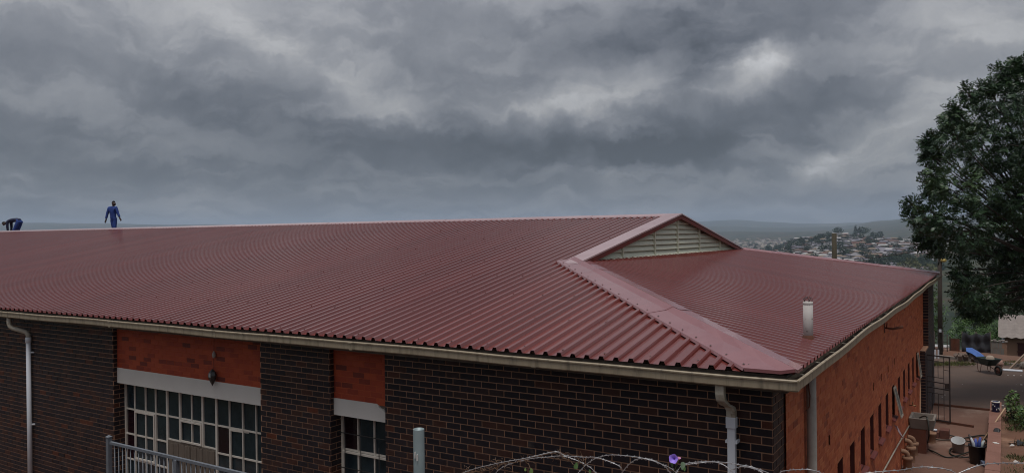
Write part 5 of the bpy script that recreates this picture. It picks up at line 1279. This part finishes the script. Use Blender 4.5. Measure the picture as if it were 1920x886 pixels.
# ------------------------------------------------------------------ the valley and the township
HOUSE_ROOF = [('pale grey', (.33, .31, .33)), ('lilac grey', (.24, .22, .27)), ('brown', (.15, .08, .06)), ('red brown', (.19, .085, .065)), ('white', (.55, .53, .52)), ('dark grey', (.10, .095, .10)), ('tan', (.28, .20, .14))]
HOUSE_WALL = [('cream', (.45, .38, .28)), ('brick', (.26, .13, .085)), ('white', (.52, .50, .47)), ('pinkish', (.36, .22, .17)), ('grey', (.27, .25, .24))]
M_win = mat('far_window', (.03, .03, .035), .4)
def house_mesh(ri, wi, L_, D_, h, hip_):
    mb = MB(); x, y = L_/2, D_/2; e = .35; rh = D_*.22
    mb.add([(-x, -y, -2), (x, -y, -2), (x, y, -2), (-x, y, -2), (-x, -y, h), (x, -y, h), (x, y, h), (-x, y, h)], [(0, 1, 5, 4), (1, 2, 6, 5), (2, 3, 7, 6), (3, 0, 4, 7)], 0)
    rx = x+e if not hip_ else x-y*.8
    a = [(-x-e, -y-e, h-.05), (x+e, -y-e, h-.05), (x+e, y+e, h-.05), (-x-e, y+e, h-.05), (-rx, 0, h+rh), (rx, 0, h+rh)]
    mb.add(a, [(0, 1, 5, 4), (2, 3, 4, 5), (1, 2, 5), (3, 0, 4), (0, 3, 2, 1)], 1)
    for sx in (-.3, .05, .32):
        for sy in (-1, 1):
            yy = sy*(y+.03); mb.quad((sx*L_-.55, yy, .9), (sx*L_+.55, yy, .9), (sx*L_+.55, yy, 2.1), (sx*L_-.55, yy, 2.1), 2)
    for sx in (-1, 1): xx = sx*(x+.03); mb.quad((xx, -.5, .9), (xx, .5, .9), (xx, .5, 2.1), (xx, -.5, 2.1), 2)
    return mb.mesh('house', [mat('wall_'+HOUSE_WALL[wi][0], tuple(c*.56 for c in HOUSE_WALL[wi][1]), .9), mat('far_roof_'+HOUSE_ROOF[ri][0].replace(' ', '_'), tuple(c*.56 for c in HOUSE_ROOF[ri][1]), .7), M_win])
protos = {}
def proj_px(p):
    d = np.asarray(p)-CAM; z = d@_f; return 960+FPX*(d@_r)/z, 443-FPX*(d@_u)/z
def place_house(r_, az, ri=None, wi=None, rot=None, size=None, label=None):
    d = dirz(az)*r_; x, y = CAM[0]+d[0], CAM[1]+d[1]; z = hgt(r_, az)
    ri = random.choices(range(7), (5, 5, 2, 2, 3, 2, 3))[0] if ri is None else ri; wi = random.choices(range(5), (4, 2, 3, 3, 2))[0] if wi is None else wi
    k = (ri, wi, random.randrange(3)) if size is None else (ri, wi, size)
    if k not in protos: protos[k] = house_mesh(ri, wi, random.uniform(8, 14) if size is None else size[0], random.uniform(6, 8) if size is None else size[1], random.uniform(2.6, 3.2) if size is None else size[2], random.random() < .4)
    o_ = bpy.data.objects.new('house', protos[k]); COL.objects.link(o_); o_.location = (x, y, z); o_.rotation_euler = (0, 0, random.choice((0, .3, 1.2, 1.57, -.4))+random.uniform(-.1, .1) if rot is None else rot)
    return tag(o_, label or 'far-off township house with %s walls and a %s roof on the opposite hillside' % (HOUSE_WALL[wi][0], HOUSE_ROOF[ri][0]), 'house', None if label else 'houses of the far township')
taken = []
n_h = 0; tries = 0
while n_h < 295 and tries < 6000:
    tries += 1
    az = random.uniform(17.6, 28.2); r_ = math.exp(random.uniform(math.log(720), math.log(1470)))
    if az < 19.5 and r_ > 1150 and random.random() < .5: continue
    d = dirz(az)*r_; p = (CAM[0]+d[0], CAM[1]+d[1], hgt(r_, az)+2); px, py = proj_px(p)
    roof_y = np.interp(px, [1390, 1760], [467, 515])
    if py > roof_y-1 or px > 1752: continue
    if any(abs(px-a) < 5.5 and abs(py-b) < 2.6 for a, b in taken): continue
    taken.append((px, py)); place_house(r_, az); n_h += 1
place_house(330, 28.55, 4, 3, YAW*-1+R(-30), (9, 5, 2.6), 'lone low pinkish shed on the green slope behind the tall dark pole')
place_house(1440, 22.9, 4, 2, .5, (26, 9, 3.2), 'long white building on the crest of the far hill below the trees')
place_house(1430, 21.6, 6, 2, .5, (20, 8, 3.0), 'long cream building near the crest left of the cypress')
# the lower town further off, too small to count
TOWN = [(random.uniform(2, 19), random.uniform(.3, 1.6), random.uniform(1700, 3400)) for _ in range(30)]
V = []; F = []; rn = []
for i in range(1100):
    _c = random.choice(TOWN); az = random.gauss(_c[0], _c[1]); r_ = _c[2]*math.exp(random.gauss(0, .10)); d = dirz(az)*r_; z = hgt(r_, az); x, y = CAM[0]+d[0], CAM[1]+d[1]; s_ = random.uniform(3, 6); h = random.uniform(3, 5); b = len(V)
    V += [(x-s_, y-s_, z), (x+s_, y-s_, z), (x+s_, y+s_, z), (x-s_, y+s_, z), (x-s_, y-s_, z+h), (x+s_, y-s_, z+h), (x+s_, y+s_, z+h), (x-s_, y+s_, z+h)]
    for f in ((4, 5, 6, 7), (0, 1, 5, 4), (1, 2, 6, 5), (2, 3, 7, 6), (3, 0, 4, 7)): F.append([b+k for k in f]); rn.append((i*.618) % 1)
o_ = bpy.data.objects.new('distant_town', raw_mesh('distant_town', V, F, mat('distant_town_mix', (.3, .27, .25), .9, attr=[(0, (.09, .065, .055)), (.35, (.17, .15, .15)), (.7, (.24, .20, .16)), (1, (.34, .32, .30))]), rn)); COL.objects.link(o_); tag(o_, 'mass of tiny pale houses on the plain below the far hills', 'town', kind='stuff')
# trees of the valley
def far_tree_mesh(kind, n=240):
    p = rng.normal(0, 1, (n, 3)); p /= np.linalg.norm(p, axis=1, keepdims=True); rad = rng.uniform(.2, 1, (n, 1))**.45
    if kind == 'cypress': sc = np.array([1.6, 1.6, 9.5]); q = p*rad*sc; q[:, :2] *= (1-.75*np.clip(q[:, 2:]/9.5, -1, 1)); q[:, 2] += 9.5; leaf = 1.4
    elif kind == 'umbrella': q = p*rad*np.array([10, 9, 4.6])*(1+.25*np.sin(p[:, :1]*5)); q[:, 2] += 12; leaf = 2.2
    elif kind == 'lollipop': q = p*rad*np.array([4.6, 4.6, 4.2]); q[:, 2] += 9; leaf = 1.5
    else: q = p*rad*np.array([5.4, 5.0, 4.4])*(1+.3*np.sin(p[:, :1]*5+2*p[:, 2:])); q[:, 2] += 4.6; leaf = 1.6
    V, F, rn = sprays(q, p+rng.normal(0, .6, p.shape), rng.uniform(1.2, 2.4, n), 2, leaf)
    mt = MB(); hh = {'umbrella': 10, 'lollipop': 7}.get(kind, 3); mt.tube([(0, 0, -3), (0, 0, hh)], [.5, .35], 6)
    b = len(V); Vt = np.array(mt.v); Ft = np.array([f for f in mt.f if len(f) == 4]); V = np.concatenate([V, Vt]); F = np.concatenate([F, Ft+b]); rn = np.concatenate([rn, np.zeros(len(Ft))]); return V, F, rn
tm_ = {}
for kind, m_ in (('round', M_farleaf), ('round2', M_farleaf), ('olive', M_olive), ('cypress', M_farleaf), ('umbrella', M_farleaf), ('lollipop', M_farleaf)):
    V, F, rn = far_tree_mesh(kind); tm_[kind] = raw_mesh('far_tree', V, F, m_, rn)
def far_tree(kind, r_, az, s_, label, group=None, sink=0, name='tree'):
    d = dirz(az)*r_; o_ = bpy.data.objects.new(name, tm_[kind]); COL.objects.link(o_); o_.location = (CAM[0]+d[0], CAM[1]+d[1], hgt(r_, az)-sink); o_.scale = (s_, s_, s_*random.uniform(.85, 1.15)) if group else (s_, s_, s_); o_.rotation_euler = (0, 0, random.uniform(0, 6.28)); return tag(o_, label, 'tree', group)
def az_of(px): return math.degrees(math.atan((px-960)/FPX))
far_tree('cypress', 1440, az_of(1604), 1.0, 'slim dark cypress standing on the crest of the far hill')
far_tree('umbrella', 1450, az_of(1617), 1.0, 'broad dark flat-topped tree on the crest of the far hill')
far_tree('lollipop', 1450, az_of(1650), 1.0, 'round-headed dark tree alone on the crest of the far hill')
far_tree('umbrella', 1440, az_of(1571), .8, 'dark spreading tree on the crest just right of the short timber pole')
far_tree('round', 1400, az_of(1638), 1.3, 'low dark tree between the flat-topped and the round-headed trees')
far_tree('olive', 760, az_of(1708), 1.5, 'rounded yellow-green tree just above the eaves of the roof')
far_tree('round', 780, az_of(1640), 1.45, 'dark round tree above the roof edge in the middle of the town')
far_tree('round2', 770, az_of(1655), 1.35, 'dark bushy tree next to the round one above the roof edge')
far_tree('olive', 720, az_of(1745), 1.3, 'pale olive tree close to the end of the roof')
for i in range(30):
    px = random.uniform(1478, 1560); far_tree('round', random.uniform(1150, 1430), az_of(px), random.uniform(.55, 1.0), 'dark tree of the wood on the left shoulder of the far hill', 'wood on the shoulder of the far hill')
for i in range(110):
    az = random.uniform(18.5, 28.2); r_ = math.exp(random.uniform(math.log(700), math.log(1400))); far_tree(random.choice(('round', 'round2', 'round2')), r_, az, random.uniform(.5, 1.05), 'dark round tree scattered among the far township houses', 'trees among the far houses')
for i in range(40):
    px = random.uniform(1395, 1500); far_tree(random.choice(('round', 'round2')), random.uniform(1600, 2600), az_of(px), random.uniform(.6, 1.3), 'small dark tree on the hazy plain left of the far hill', 'trees on the hazy plain')
for i in range(30):
    px = random.uniform(1660, 1760); far_tree(random.choice(('round', 'round2')), random.uniform(800, 900), az_of(px), random.uniform(.7, 1.15), 'dark green tree in the belt below the far township', 'tree belt below the township')
for i in range(40):
    az = random.uniform(27.5, 33); r_ = math.exp(random.uniform(math.log(110), math.log(500))); far_tree(random.choice(('round', 'round2', 'olive')), r_, az, random.uniform(.12, .4), 'small green bush on the slope below the road', 'bushes on the valley slope')

# ------------------------------------------------------------------ the two workers on the ridge
RT = np.array([math.cos(YAW), -math.sin(YAW), 0]); FW_ = np.array([math.sin(YAW), math.cos(YAW), 0])
def skin_mesh(name, chains, m, base, parent=None, sub=2):
    """chains: lists of ((right, away, up), radius); joints with equal coordinates are shared"""
    idx = {}; V = []; Rr = []; E = []
    for ch in chains:
        prev = None
        for (p, r_) in ch:
            k = tuple(round(c, 4) for c in p)
            if k not in idx: idx[k] = len(V); V.append(RT*p[0]+FW_*p[1]+np.array([0, 0, p[2]])); Rr.append(r_)
            if prev is not None and prev != idx[k]: E.append((prev, idx[k]))
            prev = idx[k]
    me = bpy.data.meshes.new(name); me.from_pydata([tuple(v) for v in V], E, []); me.materials.append(m)
    o_ = bpy.data.objects.new(name, me); COL.objects.link(o_); o_.parent = parent
    md = o_.modifiers.new('skin', 'SKIN'); md.use_smooth_shade = True
    sv = me.skin_vertices[0].data
    for i, r_ in enumerate(Rr): rr = r_ if isinstance(r_, tuple) else (r_, r_); sv[i].radius = rr; sv[i].use_root = (i == 0)
    sb = o_.modifiers.new('sub', 'SUBSURF'); sb.levels = sub; sb.render_levels = sub
    return o_
def hand(w, d, side):
    w = np.array(w); d = np.array(d)/np.linalg.norm(d); s_ = np.cross(d, (0, 1, 0)); s_ = s_/np.linalg.norm(s_); palm = w+d*.07; out = [[(tuple(w), .026), (tuple(palm), .030)]]
    for k, L_ in enumerate((.075, .085, .08, .062)):
        a = palm+s_*(.020*(k-1.5))*side; out.append([(tuple(palm), .030), (tuple(a+d*.03), .010), (tuple(a+d*(.03+L_*.55)), .009), (tuple(a+d*(.03+L_)+np.array([0, -.015, 0])), .008)])
    t = w+d*.03; out.append([(tuple(w), .026), (tuple(t+s_*-.035*side), .011), (tuple(t+s_*-.05*side+d*.04), .009)])
    return out
M_skin = mat('dark_brown_skin', (.045, .025, .018), .55); M_blue = mat('royal_blue_overall', (.012, .045, .22), .8, var=(.010, .032, .16), vscale=9); M_navy = mat('navy_jacket', (.014, .018, .05), .85); M_shoe = mat('black_boot', (.012, .011, .010), .6); M_hair = mat('black_hair', (.008, .007, .007), .8)
def head_parts(e, hc, fwd, up):
    """face and hair pieces on the head"""
    hc = np.array(hc); fwd = np.array(fwd)/np.linalg.norm(fwd); up = np.array(up)/np.linalg.norm(up); sd = np.cross(fwd, up)
    def W_(v): return RT*v[0]+FW_*v[1]+np.array([0, 0, v[2]])
    bmh = bmesh.new(); bmesh.ops.create_uvsphere(bmh, u_segments=16, v_segments=10, radius=1)
    for v in bmh.verts:
        c = v.co.copy(); p = W_(hc)+W_(fwd)*(c.x*.096-.012)+W_(sd)*(c.y*.081)+W_(up)*(max(c.z, -.15)*.105+.018)
        if c.x > .35 and c.z < .35: p = W_(hc)
        v.co = p
    me = bpy.data.meshes.new('hair'); bmh.to_mesh(me); bmh.free(); me.materials.append(M_hair); o_ = bpy.data.objects.new('hair', me); COL.objects.link(o_); o_.parent = e
    mb = MB()
    for s_ in (-1, 1):
        c = W_(hc)+W_(fwd)*.082+W_(sd)*.032*s_+W_(up)*.005; mb.lathe([(.001, .010), (.009, .006), (.012, 0), (.009, -.006), (.001, -.010)], tuple(c), 8)
    mb.build_local = None
    o_ = bpy.data.objects.new('eye_pair', mb.mesh('eye_pair', mat('eye_white', (.5, .48, .45), .3))); COL.objects.link(o_); o_.parent = e
def worker(base, joints, label, top_m, leg_m, fwd, up):
    e = thing('person', base, label, 'person'); J_ = joints
    j = J_
    head = [[(j['neck'], .055), (j['jaw'], (.062, .068)), (j['head'], (.080, .092)), (j['crown'], .062)]]
    nose = tuple(np.array(j['head'])+np.array(fwd)*.098-np.array(up)*.02); head.append([(j['head'], (.080, .092)), (nose, .013)])
    sd = np.cross(np.array(fwd), np.array(up))
    for s_ in (-1, 1): head.append([(j['head'], (.080, .092)), (tuple(np.array(j['head'])+sd*.088*s_), .016)])
    body = [[(j['pelvis'], (.13, .10)), (j['waist'], (.125, .095)), (j['chest'], (.15, .105)), (j['neck'], .055)]]+head
    cloth_t = [[(tuple(np.array(j['pelvis'])*1.25-np.array(j['waist'])*.25), (.165, .125)), (j['pelvis'], (.168, .128)), (j['waist'], (.155, .12)), (j['chest'], (.175, .13)), (j['collar'], .075)]]
    cloth_l = [[(j['pelvis'], (.160, .122)), (tuple(np.array(j['pelvis'])+(np.array(j['waist'])-np.array(j['pelvis']))*.4), (.150, .115))]]
    for s_ in ('l', 'r'):
        body.append([(j['chest'], (.15, .105)), (j['sh'+s_], .062), (j['el'+s_], .043), (j['wr'+s_], .027)])
        body += hand(j['wr'+s_], np.array(j['wr'+s_])-np.array(j['el'+s_]), 1 if s_ == 'r' else -1)
        body.append([(j['pelvis'], (.13, .10)), (j['hi'+s_], .085), (j['kn'+s_], .058), (j['an'+s_], .038), (j['to'+s_], .035)])
        cloth_t.append([(j['chest'], (.175, .13)), (j['sh'+s_], .085), (j['el'+s_], .062), (tuple(np.array(j['wr'+s_])*.96+np.array(j['el'+s_])*.04), .052)])
        cloth_l.append([(j['pelvis'], (.160, .122)), (j['hi'+s_], .118), (j['kn'+s_], .088), (tuple(np.array(j['an'+s_])+np.array([0, 0, .03])), .075)])
        bt = skin_mesh('boot', [[(tuple(np.array(j['an'+s_])+np.array([0, 0, .06])), .052), (tuple(np.array(j['an'+s_])-np.array([0, 0, .02])), .05), (j['to'+s_], .045)]], M_shoe, base, e)
    skin_mesh('body', body, M_skin, base, e); skin_mesh('jacket', cloth_t, top_m, base, e); skin_mesh('trousers', cloth_l, leg_m, base, e)
    head_parts(e, j['head'], fwd, up)
p1 = at(213, 377, 36); ridge_z = H-(p1[1]-W/2)*S+LIFT+RIBH
k = (p1[2]-ridge_z)/1.76
def sc(d): return {n: tuple(np.array(v)*k) for n, v in d.items()}
worker((p1[0], p1[1], ridge_z), sc(dict(pelvis=(-.03, 0, .96), waist=(-.03, 0, 1.14), chest=(-.045, 0, 1.38), collar=(-.02, 0, 1.50), neck=(-.005, 0, 1.53), jaw=(.02, -.02, 1.58), head=(.025, -.03, 1.655), crown=(.02, -.02, 1.715),
    shl=(-.235, .02, 1.43), ell=(-.315, .0, 1.15), wrl=(-.365, -.02, .90), shr=(.13, -.03, 1.44), elr=(.225, -.05, 1.17), wrr=(.325, -.08, .97),
    hil=(-.10, .02, .90), knl=(-.02, .02, .50), anl=(-.07, .10, .08), tol=(.04, .04, .035), hir=(.05, 0, .90), knr=(.06, -.06, .50), anr=(.12, -.06, .08), tor=(.26, -.1, .035))),
    'person in blue overalls walking along the ridge of the maroon roof', M_blue, M_blue, (.85, -.5, 0), (0, 0, 1))
p2 = at(25, 412, 40); rz2 = H-(p2[1]-W/2)*S+LIFT+RIBH
worker((p2[0], p2[1], rz2), dict(pelvis=(.30, 0, .86), waist=(.12, 0, .92), chest=(-.12, 0, .89), collar=(-.30, 0, .80), neck=(-.34, 0, .78), jaw=(-.41, -.01, .74), head=(-.47, -.01, .71), crown=(-.54, -.01, .69),
    shl=(-.22, .15, .82), ell=(-.20, .16, .53), wrl=(-.19, .10, .27), shr=(-.22, -.15, .82), elr=(-.21, -.16, .53), wrr=(-.20, -.12, .27),
    hil=(.32, .10, .80), knl=(.17, .12, .43), anl=(.06, .13, .08), tol=(-.10, .14, .035), hir=(.30, -.10, .80), knr=(.15, -.12, .43), anr=(.0, -.13, .08), tor=(-.16, -.14, .035)),
    'person in dark jacket and blue trousers bending down at the far left', M_navy, M_blue, (-.55, 0, -.83), (-.83, 0, .55))

# ------------------------------------------------------------------ haze over the valley
hz_ = MB(); hz_.box(-13500, 13500, -13600, 13400, -140, 330); hm_ = bpy.data.materials.new('haze'); hm_.use_nodes = True; nt = hm_.node_tree; nt.nodes.clear()
ho = nt.nodes.new('ShaderNodeOutputMaterial'); pv = nt.nodes.new('ShaderNodeVolumePrincipled'); pv.inputs['Density'].default_value = 1.0e-4; pv.inputs['Color'].default_value = (.66, .80, 1.0, 1); pv.inputs['Anisotropy'].default_value = .2
nt.links.new(pv.outputs[0], ho.inputs['Volume']); haze = hz_.build('haze', hm_, None, 'stuff')
tag(haze, 'blue-grey haze filling the valley', 'haze')
